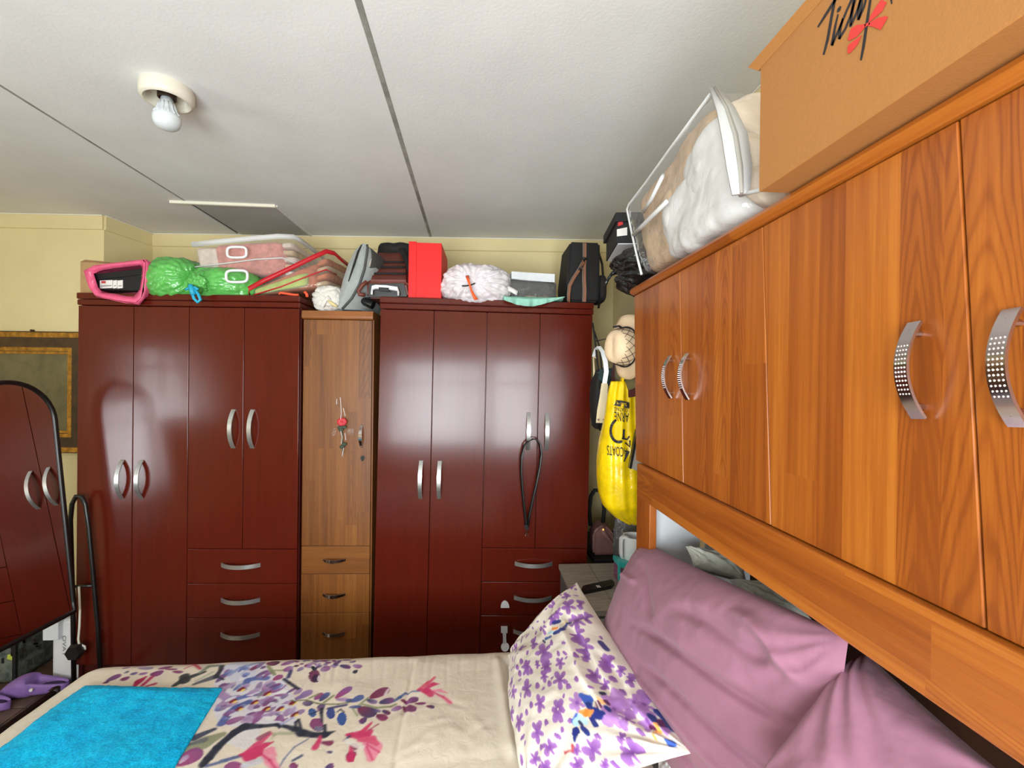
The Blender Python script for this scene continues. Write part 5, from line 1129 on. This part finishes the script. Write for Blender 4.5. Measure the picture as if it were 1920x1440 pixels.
used = np.zeros(len(V), bool); used[np.array(fg).ravel()] = True; remap = np.cumsum(used)-1
bsp = mo('bedspread', (V[used], remap[np.array(fg)].tolist()), MAT_PR, smooth=True, col=cv.col()[used])
tag(bsp, 'beige bedspread printed with purple and pink blossom branches covering the bed', 'bedspread')
ROOT[bsp.name] = Matrix()
mo('near_end', box(-1.26, .44, .23, .622, .50, BZ, .015), 'sheet', bsp)
mo('side_drop', (np.array([(x, 1.628+.006*math.sin(x*19), z) for x in np.linspace(-1.2, .44, 60) for z in (.46, .36, .24, .14)]), grid(60, 4)), 'sheet', bsp, smooth=True)

# blue towel
def tgrid():
    n1, n2 = 90, 120; V = []
    A, B, C, D = at_z(160, 1283, BZ+.01), at_z(419, 1284, BZ+.01), at_z(324, 1441, BZ+.01), at_z(-6, 1408, BZ+.01)
    for i in range(n1):
        for j in range(n2):
            a, b = i/(n1-1), j/(n2-1)*2.2
            p_ = A*(1-a)*(1-b)+B*a*(1-b)+C*a*b+D*(1-a)*b
            e = min(a, 1-a)*8; e2 = min(b, 2.2-b)*8
            p_ = p_+V3(0, -.012*math.sin(a*pi)*(1-min(1, b*3)), 0)
            z = BZ+.006+.010*min(1, e+.15)*min(1, e2+.15)+.006*math.sin(a*5+b*3)*.5
            z -= .12*max(0, (-1.19-p_[0]))
            V.append((p_[0], p_[1], z))
    V = np.array(V); V[:, 2] += .0012*fbm(V*90, 5, 2)+.004*fbm(V*7, 6, 2)
    return V, grid(n1, n2)
tw = mo('towel', tgrid(), 'towel_blue', smooth=True); so = tw.modifiers.new('s', 'SOLIDIFY'); so.thickness = .01; so.offset = -1
tag(tw, 'bright turquoise blue towel laid on the foot of the bed', 'towel')

# ------------------------------------------------------------------ pillows
def pillow(name, cor, T, m, nrm, n=120, seed=0, amp=.010, pw=2.6, cor_pull=.05, col=None, back=.7, wr=None, parent=None, ex=.5, probe=False):
    TLc, TRc, BRc, BLc = [np.asarray(c, float) for c in cor]; nrm = np.asarray(nrm, float); nrm /= np.linalg.norm(nrm)
    a = np.linspace(0, 1, n); A, B = np.meshgrid(a, a, indexing='ij'); A = A.ravel(); B = B.ravel()
    # edges bow inwards between the corners
    A2 = .5+(A-.5)*(1-cor_pull*4*B*(1-B)); B2 = .5+(B-.5)*(1-cor_pull*4*A*(1-A))
    A2, B2 = A2[:, None], B2[:, None]
    mid = TLc*(1-A2)*(1-B2)+TRc*A2*(1-B2)+BRc*A2*B2+BLc*(1-A2)*B2
    prof = ((1-np.abs(2*A-1)**pw)*(1-np.abs(2*B-1)**pw)); prof = np.clip(prof, 0, 1)**ex
    L = np.linalg.norm(TRc-TLc); H = np.linalg.norm(BLc-TLc)
    uv = np.stack([A*L*6, B*H*6, np.zeros_like(A)], 1)
    # creases fan out of the corners
    cr = 0
    for ca, cb in ((0, 0), (1, 0), (0, 1), (1, 1)):
        r_ = np.hypot((A-ca)*L, (B-cb)*H); th = np.arctan2((B-cb)*H, (A-ca)*L)
        cr = cr+np.sin(th*17+seed+ca*2+cb*5+2*vnoise(np.stack([r_*5, th, 0*r_], 1), seed))*np.exp(-(r_/.17)**2)
    dn = amp*(fbm(uv, seed, 4)+.5*cr)
    if wr is not None: dn = dn+wr(A, B)
    fr_ = mid+nrm*(T*prof+dn*np.minimum(1, prof*3))[:, None]; bk = mid-nrm*(T*back*prof)[:, None]
    V = np.concatenate([fr_, bk]); g = grid(n, n); F2 = g+[[q+n*n for q in f[::-1]] for f in g]
    if probe: return fr_, A, B
    cc = None if col is None else np.concatenate([col(A, B), np.tile(linv([214, 204, 190]), (n*n, 1))])
    return mo(name, (V, F2), m, parent, smooth=True, col=cc)
# big pink pillow
BPc = [at_y(1203, 1013, 1.44), at_x(1592, 1192, .535), V3(.535, .66, .56), V3(.395, 1.46, .56)]
def wr1(A, B):
    r = 0
    for (a0, b0, a1, b1, w_, h_) in ((.35, .45, .98, .30, .022, -.016), (.45, .58, 1.0, .50, .02, -.013), (.40, .68, .95, .62, .02, .012), (.2, .12, .5, .3, .03, -.012), (.5, .75, .98, .78, .02, -.012), (.75, .08, .98, .18, .02, .016), (.55, .22, .9, .16, .03, -.014), (.1, .3, .3, .2, .02, .01)):
        dx, dy = a1-a0, b1-b0; L2 = dx*dx+dy*dy; t = ((A-a0)*dx+(B-b0)*dy)/L2; s_ = ((A-a0)*-dy+(B-b0)*dx)/math.sqrt(L2)+.02*np.sin(t*5)
        r = r+h_*np.exp(-(s_/w_)**2)*np.clip(t*4, 0, 1)*np.clip((1.02-t)*6, 0, 1)
    return r
pk = pillow('pillow', BPc, .115, 'pink_linen', (-1, -.12, .42), n=150, seed=3, amp=.006, wr=wr1, back=.6, cor_pull=.02, pw=2.7, ex=.62)
tag(pk, 'large dusty pink pillow leaning upright behind the floral pillow', 'pillow', 'pink pillows at the bed head')
p2c = [at_x(1622, 1222, .60), at_x(1905, 1470, .60), V3(.42, .34, .60), at_x(1425, 1450, .415)]
pk2 = pillow('pillow', p2c, .075, 'pink_linen', (-1, -.25, .8), n=110, seed=8, amp=.006, back=.8, cor_pull=.02, pw=3.0, ex=.5)
tag(pk2, 'second dusty pink pillow in the shade under the cabinet rail, nearest the camera', 'pillow', 'pink pillows at the bed head')

# floral pillow
fA, fB, fC, fD = at_y(1081, 1092, 1.53), at_x(1290, 1418, .42), at_x(985, 1530, .10), at_z(958, 1236, BZ-.0)
fB = at_plane(1300, 1412, (.425, 0, 0), (1, 0, 0))
fN = np.cross(fB-fA, fD-fA); fN /= np.linalg.norm(fN); fN = fN if fN[0] < 0 else -fN
eL, eH = np.linalg.norm(fB-fA), np.linalg.norm(fD-fA)
_pv = {}
def fuv(u, v):
    """point of the flat pillow case lying under a photo pixel"""
    d = (_pv['px'][:, 0]-u)**2+(_pv['px'][:, 1]-v)**2; k = np.argsort(d)[:12]; w_ = 1/(d[k]+.5); w_ = w_*(np.abs(_pv['A'][k]-_pv['A'][k[0]]) < .06)*(np.abs(_pv['B'][k]-_pv['B'][k[0]]) < .06)
    a, b = (_pv['A'][k]*w_).sum()/w_.sum(), (_pv['B'][k]*w_).sum()/w_.sum()
    return np.array([a*.62, b*.46])
def wr2(A, B):
    r = 0
    for (a0, b0, a1, b1, w_, h_) in ((.32, .22, .80, .18, .03, -.014), (.3, .28, .82, .25, .03, .010), (.08, .25, .28, .5, .03, -.010), (.18, .12, .30, .45, .03, .008), (.55, .12, .98, .12, .03, -.012), (.2, .7, .6, .8, .04, .008), (.28, .05, .36, .2, .03, -.014)):
        dx, dy = a1-a0, b1-b0; L2 = dx*dx+dy*dy; t = ((A-a0)*dx+(B-b0)*dy)/L2; s_ = ((A-a0)*-dy+(B-b0)*dx)/math.sqrt(L2)+.02*np.sin(t*6)
        r = r+h_*np.exp(-(s_/w_)**2)*np.clip(t*4, 0, 1)*np.clip((1.02-t)*6, 0, 1)
    return r
FPK = dict(n=230, seed=15, amp=.011, back=.5, cor_pull=.035, wr=wr2, pw=2.8, ex=.55)
fv, _pv['A'], _pv['B'] = pillow('pillow', [fA, fB, fC, fD], .085, None, fN, probe=True, **FPK)
_dd = fv-CAM; _pv['px'] = np.stack([CX+F*(_dd @ CR)/(_dd @ FW), CY-F*(_dd @ CU)/(_dd @ FW)], 1)
fc = Canvas(0, .62, 0, .46, .0021, [230, 222, 208])
g5 = lambda x, y: fuv(960+x/5.647, 1240+y/5.647)
g4 = lambda x, y: fuv(960+x/5.647, 1080+y/5.647)
VI, VD, VL = [166, 116, 190], [130, 78, 158], [192, 144, 212]
def flower(f, c, r, n=5, sq=1.0, rot=0.0, col=VI, cd=VD):
    c0 = f(*c)
    for k in range(n):
        a = rot+2*pi*k/n; e = f(c[0]+r*sq*math.cos(a), c[1]+r*math.sin(a))
        if np.linalg.norm(e-c0) > .00042*r: e = c0+(e-c0)*(.00042*r/np.linalg.norm(e-c0))
        fc.petal(c0, e, np.linalg.norm(e-c0)*.5, cd, col)
    fc.stroke([c0, c0+.001], .009, VD, .8)
for f, x, y, r, sq, rot in ((g5, 510, 190, 92, .8, .3), (g5, 160, 290, 95, .5, .8), (g5, 300, 440, 95, .55, .5), (g5, 270, 740, 120, .5, .2), (g5, 395, 905, 88, .8, .9), (g5, 245, 1020, 78, .7, .1), (g5, 850, 925, 110, .85, .4), (g5, 1265, 950, 125, .9, .9), (g5, 870, 140, 75, .9, .2), (g5, 985, 240, 60, .9, .8), (g5, 1005, 25, 85, .9, .3), (g5, 1155, 100, 58, .9, .6), (g5, 1265, 200, 66, .9, .2), (g5, 360, 50, 80, .6, .4), (g5, 150, 70, 80, .5, .9), (g5, 345, 150, 66, .6, .2), (g5, 350, 1110, 75, .9, .3), (g5, 690, 1085, 80, .9, .6), (g5, 980, 1080, 55, .9, .2), (g5, 1160, 800, 55, .9, .7), (g5, 680, 930, 62, .8, .2), (g4, 600, 315, 80, .9, .3), (g4, 700, 620, 85, .9, .7), (g4, 780, 750, 92, .9, .1), (g4, 340, 800, 105, .8, .5), (g4, 1010, 910, 88, .9, .6), (g4, 230, 710, 78, .5, .2), (g4, 790, 855, 48, .9, .5), (g4, 480, 390, 60, .9, .2), (g4, 430, 450, 66, .9, .7), (g4, 585, 210, 60, .9, .3), (g4, 370, 950, 78, .6, .9), (g4, 165, 950, 70, .5, .3), (g4, 690, 480, 90, .9, .2), (g4, 790, 450, 70, .9, .8), (g4, 330, 530, 50, .6, .2), (g4, 730, 300, 60, .6, .2), (g4, 510, 915, 60, .8, .2), (g4, 270, 930, 45, .6, .4)): flower(f, (x, y), r*1.15, 5, sq, rot)
for dx, dy, r in ((-30, -90, 120), (40, -100, 120), (-70, 10, 70), (70, 10, 80), (-50, 130, 150), (30, 130, 150)):
    a, b = g5(490+dx*.1, 500+dy*.1), g5(490+dx, 500+dy*1.1); fc.petal(a, b, .017, VD, VI)
for x, y in ((685, 180), (600, 260), (155, 530), (205, 455), (365, 640), (480, 780), (310, 900), (620, 620), (910, 790), (1075, 185), (1180, 325), (1360, 740), (270, 250), (400, 230), (1090, 1090), (205, 100), (85, 120)): fc.petal(g5(x-8, y-34), g5(x+8, y+34), .015, VD, VI)
for x, y in ((675, 835), (490, 815), (350, 590), (420, 700), (100, 900), (60, 960)): fc.petal(g4(x-8, y-30), g4(x+8, y+30), .013, VD, VI)
for (c, r, n, col) in (((690, 430), 110, 6, VL), ((1090, 500), 210, 7, VL), ((1400, 450), 150, 6, VI), ((1220, 610), 120, 4, VI), ((1430, 620), 120, 5, VL), ((1290, 420), 80, 4, VI)): flower(g5, c, r, n, .85, .4, col, VI)
def fs(f, pts, w_, col): fc.stroke([f(*p) for p in pts], [q*.00026 for q in (w_ if isinstance(w_, list) else [w_]*len(pts))], col, .95, .001)
NB, BB = [40, 50, 128], [62, 96, 190]
for f, pts, w_, col in ((g5, [(660, 640), (700, 580)], 60, BB), (g5, [(740, 360), (800, 400), (820, 470)], [60, 110, 70], BB), (g5, [(810, 450), (830, 490)], 60, NB), (g5, [(840, 580), (900, 540), (970, 540)], [60, 110, 30], NB), (g5, [(840, 600), (880, 660)], [50, 60], NB), (g5, [(670, 650), (740, 590), (780, 640)], [60, 80, 50], [190, 232, 244]), (g5, [(720, 640), (740, 660)], 34, [60, 60, 90]), (g5, [(650, 760), (680, 730), (660, 830)], [30, 70, 20], NB), (g5, [(750, 700), (790, 740)], [50, 60], NB), (g5, [(720, 530), (800, 540), (860, 510)], [20, 70, 20], [250, 150, 74]), (g5, [(770, 560), (800, 520)], 40, [250, 130, 50]), (g5, [(900, 380), (960, 420)], [20, 60], [252, 190, 120]), (g5, [(905, 430), (920, 470)], 50, [90, 30, 70]), (g5, [(1000, 420), (1020, 440)], 40, [90, 40, 80]), (g5, [(1000, 480), (1030, 510)], 44, NB), (g5, [(950, 335), (980, 335)], 40, [40, 40, 70]), (g5, [(640, 880), (640, 940), (560, 960)], [30, 20, 20], [190, 80, 90]), (g5, [(880, 400), (930, 500)], 20, [235, 225, 215]),
    (g5, [(1480, 580), (1500, 620)], [60, 50], NB), (g5, [(1540, 530), (1620, 590)], [60, 80], NB), (g5, [(1590, 640), (1600, 680)], 60, [90, 30, 80]), (g5, [(1520, 660), (1560, 740), (1510, 800)], [40, 60, 30], [248, 170, 90]), (g5, [(1550, 780), (1620, 810)], [60, 90], [238, 228, 214]), (g5, [(1650, 640), (1700, 700)], [50, 80], [50, 60, 110]), (g5, [(1660, 860), (1700, 860)], [60, 50], BB), (g5, [(1620, 740), (1640, 720)], 50, VI), (g5, [(1470, 690), (1500, 700)], 40, [90, 30, 70]),
    (g4, [(440, 490), (500, 480)], [60, 70], NB), (g4, [(430, 555), (480, 545)], [40, 40], [250, 140, 60]), (g4, [(450, 600), (540, 560)], [60, 70], NB), (g4, [(390, 600), (430, 590)], 44, [180, 226, 240]), (g4, [(360, 660), (410, 640)], [50, 40], [70, 90, 150]), (g4, [(560, 540), (620, 490)], [40, 30], [80, 80, 140]), (g4, [(330, 680), (350, 700)], 30, [50, 56, 90]), (g4, [(620, 470), (700, 440)], [50, 40], VI), (g4, [(750, 470), (790, 500)], 40, [240, 230, 210]), (g4, [(940, 700), (1000, 770)], [60, 60], [66, 54, 120]), (g4, [(540, 500), (580, 480)], 20, [236, 210, 150])): fs(f, pts, w_, col)
for k in range(900):
    c0 = np.array([rng.uniform(.01, .61), rng.uniform(.01, .45)]); r_ = rng.choice([.008, .012, .022, .026])
    i, j = int(c0[0]/fc.st), int(c0[1]/fc.st); q = int(r_*1.15/fc.st); blk = fc.img[max(0, i-q):i+q+1, max(0, j-q):j+q+1].reshape(-1, 3)
    if blk.size == 0 or np.abs(blk-np.array([230, 222, 208])).max() > 14: continue
    if r_ < .015:
        d = np.array([math.cos(k), math.sin(k)])*r_; fc.petal(c0-d, c0+d, r_*.9, VD, VI)
    else:
        for m_ in range(5):
            a = 2*pi*m_/5+k; fc.petal(c0, c0+np.array([math.cos(a), math.sin(a)])*r_, r_*.55, VD, VI)
nfp = 230
fimg = linv(fc.img)
def fcol(A, B):
    i = np.clip((A*.62/fc.st), 0, len(fc.xs)-1).astype(int); j = np.clip((B*.46/fc.st), 0, len(fc.ys)-1).astype(int); return fimg[i, j]
fp = pillow('pillow', [fA, fB, fC, fD], .085, MAT_PR, fN, col=fcol, **FPK)
tag(fp, 'cream pillow with purple flowers and blue orange clusters, in front of the pink pillow', 'pillow')
wp = pillow('pillow', [at_x(1238, 1398, .43), at_x(1272, 1415, .45), at_x(1272, 1520, .40), at_x(1225, 1520, .38)], .012, 'quilt_white', (-1, -.6, .5), n=40, seed=4, amp=.003)
tag(wp, 'corner of a plain white pillow sticking out between floral and pink pillows', 'pillow')

# white boards and grey cushions inside the headboard
w1 = mo('board', box(.545, .688, 1.345, 1.351, .822, 1.20, .002), 'white_card'); tag(w1, 'white board standing in the headboard recess beside the post', 'board')
w2_ = mo('board', box(.700, .845, 1.338, 1.344, .822, 1.20, .002), 'white_card'); tag(w2_, 'white board deeper in the headboard recess above the grey marbled cushion', 'board')
w3 = mo('board', hexa([(.535, 1.352, .822), (.547, 1.352, .822), (.547, 1.357, .822), (.535, 1.357, .822), (.530, 1.352, 1.2), (.541, 1.352, 1.2), (.541, 1.357, 1.2), (.530, 1.357, 1.2)]), 'label_white'); tag(w3, 'narrow white edge of card standing against the cabinet post', 'card')
g1_ = pillow('cushion', [at_y(1285, 1024, 1.25), at_y(1395, 1045, 1.16), at_y(1400, 1092, 1.10), at_y(1300, 1064, 1.2)], .03, 'marble_cloth', (-.5, -.6, .8), n=50, seed=2, amp=.005, back=1.2, pw=3)
tag(g1_, 'grey marbled cushion lying high in the headboard recess under the white boards', 'cushion', 'grey marbled cushions')
g2_ = pillow('cushion', [at_y(1366, 1086, 1.12), at_y(1470, 1098, 1.0), at_y(1525, 1165, .92), at_y(1400, 1135, 1.0)], .03, 'marble_cloth', (-.5, -.6, .8), n=50, seed=6, amp=.005, back=1.2, pw=3)
tag(g2_, 'grey marbled cushion lower down, half hidden behind the big pink pillow', 'cushion', 'grey marbled cushions')

# ------------------------------------------------------------------ mirror, picture and the left corner
mr = thing('mirror', 'tall arched standing mirror with thin black frame, at the left edge', 'mirror', (-1.9, 2.0, 0))
mB = at_y(139, 1146, 2.2); md_ = V3(.08, .9968, 0); tilt = .11
mup = V3(-math.sin(tilt)*md_[1], math.sin(tilt)*md_[0], math.cos(tilt)); mn_ = np.cross(md_, mup); mn_ = mn_ if mn_[0] > 0 else -mn_
MW, MH = .36, 1.03; mr_ = .17
path = [(0, 0)]+[(0, h) for h in np.linspace(.05, MH-mr_, 8)]
path += [(MW/2-MW/2*math.cos(t), MH-mr_+mr_*math.sin(t)) for t in np.linspace(.12, pi-.12, 18)]
path += [(MW, h) for h in np.linspace(MH-mr_, .05, 8)]+[(MW, 0)]
mp = lambda a, h, o=0: mB-md_*a+mup*h+mn_*o
fpth = path+[(MW*k, 0) for k in (.75, .5, .25)]
mo('frame', tube([mp(a, h) for a, h in fpth], .011, 8, closed=True), 'black_metal', mr, smooth=True)
mo('glass', prism([mp(a, h, .002) for a, h in path], -mn_*.004), 'mirror_glass', mr)
mo('backing', prism([mp(a, h, -.004) for a, h in path], -mn_*.006), 'black_matt', mr)
YS = 2.19
la = [at_y(u, v, y) for u, v, y in ((139, 1250, 2.29), (137, 1150, 2.285), (134, 1050, 2.28), (132, 975, 2.275), (135, 945, 2.275), (143, 930, 2.275), (153, 931, 2.275), (160, 945, 2.275), (166, 985, 2.275), (174, 1070, 2.28), (184, 1180, 2.285), (190, 1258, 2.29))]
la[0][2] = la[-1][2] = .02
mo('stand', join(tube(la, .0095, 8), tube([at_y(138, 1100, 2.28), at_y(176, 1098, 2.28)], .007, 8)), 'black_metal', mr, smooth=True)
mo('foot', join(tube([la[0]+V3(-.03, .03, -.008), la[-1]+V3(.01, 0, -.008)], .012, 8), tube([la[-1]+V3(0, .02, -.008), la[-1]+V3(-.05, -.30, -.008)], .012, 8), tube([la[0]+V3(0, .0, -.008), la[0]+V3(-.10, -.30, -.008)], .012, 8)), 'black_metal', mr, smooth=True)
cab = thing('power_cable', 'white cable with black plug hanging off the mirror stand', 'cable', at_y(150, 1150, 2.18))
mo('cord', tube([at_y(u, v, 2.262) for u, v in ((148, 1100), (149, 1120), (150, 1145), (149, 1175), (147, 1198), (148, 1207), (154, 1210), (159, 1212), (160, 1218))], .0045, 8), 'cable_white', cab, smooth=True)
pc = at_y(141, 1222, 2.25)
mo('plug', tube([pc+V3(.0, -.018, .0), pc+V3(0, .0, 0), pc+V3(0, .022, .0)], [.032, .038, .032], 6), 'black_plastic', cab)
# picture
AP = -.052; pO = V3(-2.10, 2.771, 0)
def pfr(x, z, y=0): # along pier face
    return pO+V3(math.cos(AP), math.sin(AP), 0)*x+V3(math.sin(AP), -math.cos(AP), 0)*y+V3(0, 0, z)
pic = thing('picture_frame', 'gilt and dark framed picture hanging on the wall behind the mirror', 'picture', (-2.45, 2.78, 1.05))
def rloop(x0, x1, z0, z1, w_, ya, yb):
    V = []; 
    for y in (ya, yb):
        for (x, z) in ((x0, z0), (x1, z0), (x1, z1), (x0, z1)): V.append(pfr(x, z, y))
        for (x, z) in ((x0+w_, z0+w_), (x1-w_, z0+w_), (x1-w_, z1-w_), (x0+w_, z1-w_)): V.append(pfr(x, z, y))
    Fc = []
    for k in range(4):
        n = (k+1) % 4
        Fc += [[8+k, 8+n, 12+n, 12+k], [k, n, 8+n, 8+k], [4+n, 4+k, 12+k, 12+n]]
    return V, Fc
px0, px1, pz0, pz1 = -.715, -.055, 1.045, 1.712
mo('outer_gilt', rloop(px0, px1, pz0, pz1, .035, .001, .032), 'gold', pic)
mo('dark_moulding', rloop(px0+.028, px1-.028, pz0+.028, pz1-.028, .055, .001, .038), 'frame_dark', pic)
mo('dark_edge', rloop(px0-.006, px1+.006, pz0-.006, pz1+.006, .014, .001, .024), 'frame_dark', pic)
mo('inner_gilt', rloop(px0+.078, px1-.078, pz0+.078, pz1-.078, .026, .001, .032), 'gold', pic)
mo('inner_bead', rloop(px0+.106, px1-.106, pz0+.106, pz1-.106, .014, .001, .022), 'gold', pic)
mo('canvas', hexa([pfr(x, z, y) for z in (pz0+.11, pz1-.11) for x, y in ((px0+.11, .014), (px1-.11, .014), (px1-.11, .004), (px0+.11, .004))]), 'picture_olive', pic)
mo('hanging_screw', tube([pfr(-.38, pz1+.012, .0), pfr(-.38, pz1+.012, .018)], .006, 8), 'frame_dark', pic)
# things on the floor behind the mirror
pbx = thing('storage_bag', 'dark grey-green patterned bag with a yellow mark, on the floor under the mirror', 'bag', (-2.33, 2.45, 0))
mo('body', box(-2.62, -2.165, 2.36, 2.60, .001, .34, .02, 3), 'patterned_bag', pbx)
mo('yellow_mark', prism([at_y(u, v, 2.358) for u, v in ((13, 1236), (23, 1238), (24, 1226), (14, 1228))], (0, .003, 0)), 'yellow_print', pbx)
sq_ = []
for k in range(26):
    u, v = rng.uniform(0, 82), rng.uniform(1200, 1246); h_ = rng.uniform(5, 12); w_ = rng.uniform(2, 4)
    sq_.append(prism([at_y(u-w_, v+h_/2, 2.358), at_y(u+w_, v+h_/2-1, 2.358), at_y(u+w_, v-h_/2-1, 2.358), at_y(u-w_, v-h_/2, 2.358)], (0, .002, 0)))
mo('pattern_marks', join(*sq_), 'black_matt', pbx)
mo('dark_binding', box(-2.175, -2.16, 2.352, 2.362, .001, .335, .002), 'black_matt', pbx)
wbx2 = thing('packet', 'white packet with grey letters down its side, standing on the floor under the mirror', 'packet', (-2.12, 2.42, 0))
b0 = at_y(94, 1246, 2.36); b1 = at_y(137, 1252, 2.36)
mo('body', box(b0[0], b1[0]+.02, 2.362, 2.45, .001, .30, .02, 3), 'white_plastic', wbx2)
mo('top_pack', box(b0[0]-.014, b0[0]+.055, 2.335, 2.40, .215, .32, .004), 'white_card', wbx2)
tv, tf = text_mesh('OVAT'); mn, mx = tv.min(0), tv.max(0); tn = (tv-mn)/(mx-mn+1e-9)
mo('lettering', (np.array([at_y(117+7*y, 1192+38*x, 2.3605) for x, y in zip(tn[:, 0], tn[:, 1])]), tf), 'label_grey', wbx2)
# slippers
def slipper(c, ang, lab):
    r = thing('slipper', lab, 'slipper', c, ang, 'purple slippers')
    n1, n2 = 36, 28; V = []
    L = .27
    for i in range(n1):
        t = i/(n1-1); hw = .048*(math.sin(pi*min(max(t, .0), 1))**.45)*(.85+.25*(t < .5)) if 0 < t < 1 else .001
        top = .085*math.sin(pi*min(1, t*1.15+.05))**.8 if t < .55 else .085*math.sin(pi*min(1, .55*1.15+.05))**.8*(1-.45*(t-.55)/.45)
        for j in range(n2):
            a = 2*pi*j/n2; y = hw*math.copysign(abs(math.cos(a))**.7, math.cos(a)); z = top*(.5+.5*math.copysign(abs(math.sin(a))**.7, math.sin(a)))
            op = t > .45 and math.sin(a) > .3
            if op: z -= (.055*min(1, (t-.45)/.06)*min(1, (1-t)/.08))*max(0, 1-abs(y)/(hw*.78+1e-6))**.4
            V.append((L*(t-.5), y, max(z, 0)+.001))
    fs_ = [[i*n2+j, i*n2+(j+1) % n2, (i+1)*n2+(j+1) % n2, (i+1)*n2+j] for i in range(n1-1) for j in range(n2)]+[list(range(n2))[::-1], list(range((n1-1)*n2, n1*n2))]
    mo('shoe', (V, fs_), 'slipper_purple', r, smooth=True, local=True)
    mo('dark_opening', sbox((.065, 0, .024), (.055, .034, .012), p=2.2, s=4), 'slipper_dark', r, smooth=True, local=True)  # dark ellipsoid filling the foot opening
    mo('strap_stud', tube([(.02, -.047, .045), (.02, -.053, .045)], .007, 10), 'white_plastic', r, local=True)
    return r
s0 = at_z(64, 1300, 0)
slipper((s0[0], s0[1], 0), .16, 'purple clog slipper with dark opening on the floor below the mirror')
s1 = at_z(-40, 1330, 0)
slipper((s1[0], s1[1]-.02, 0), .10, 'purple slipper at the very left edge, mostly out of view')
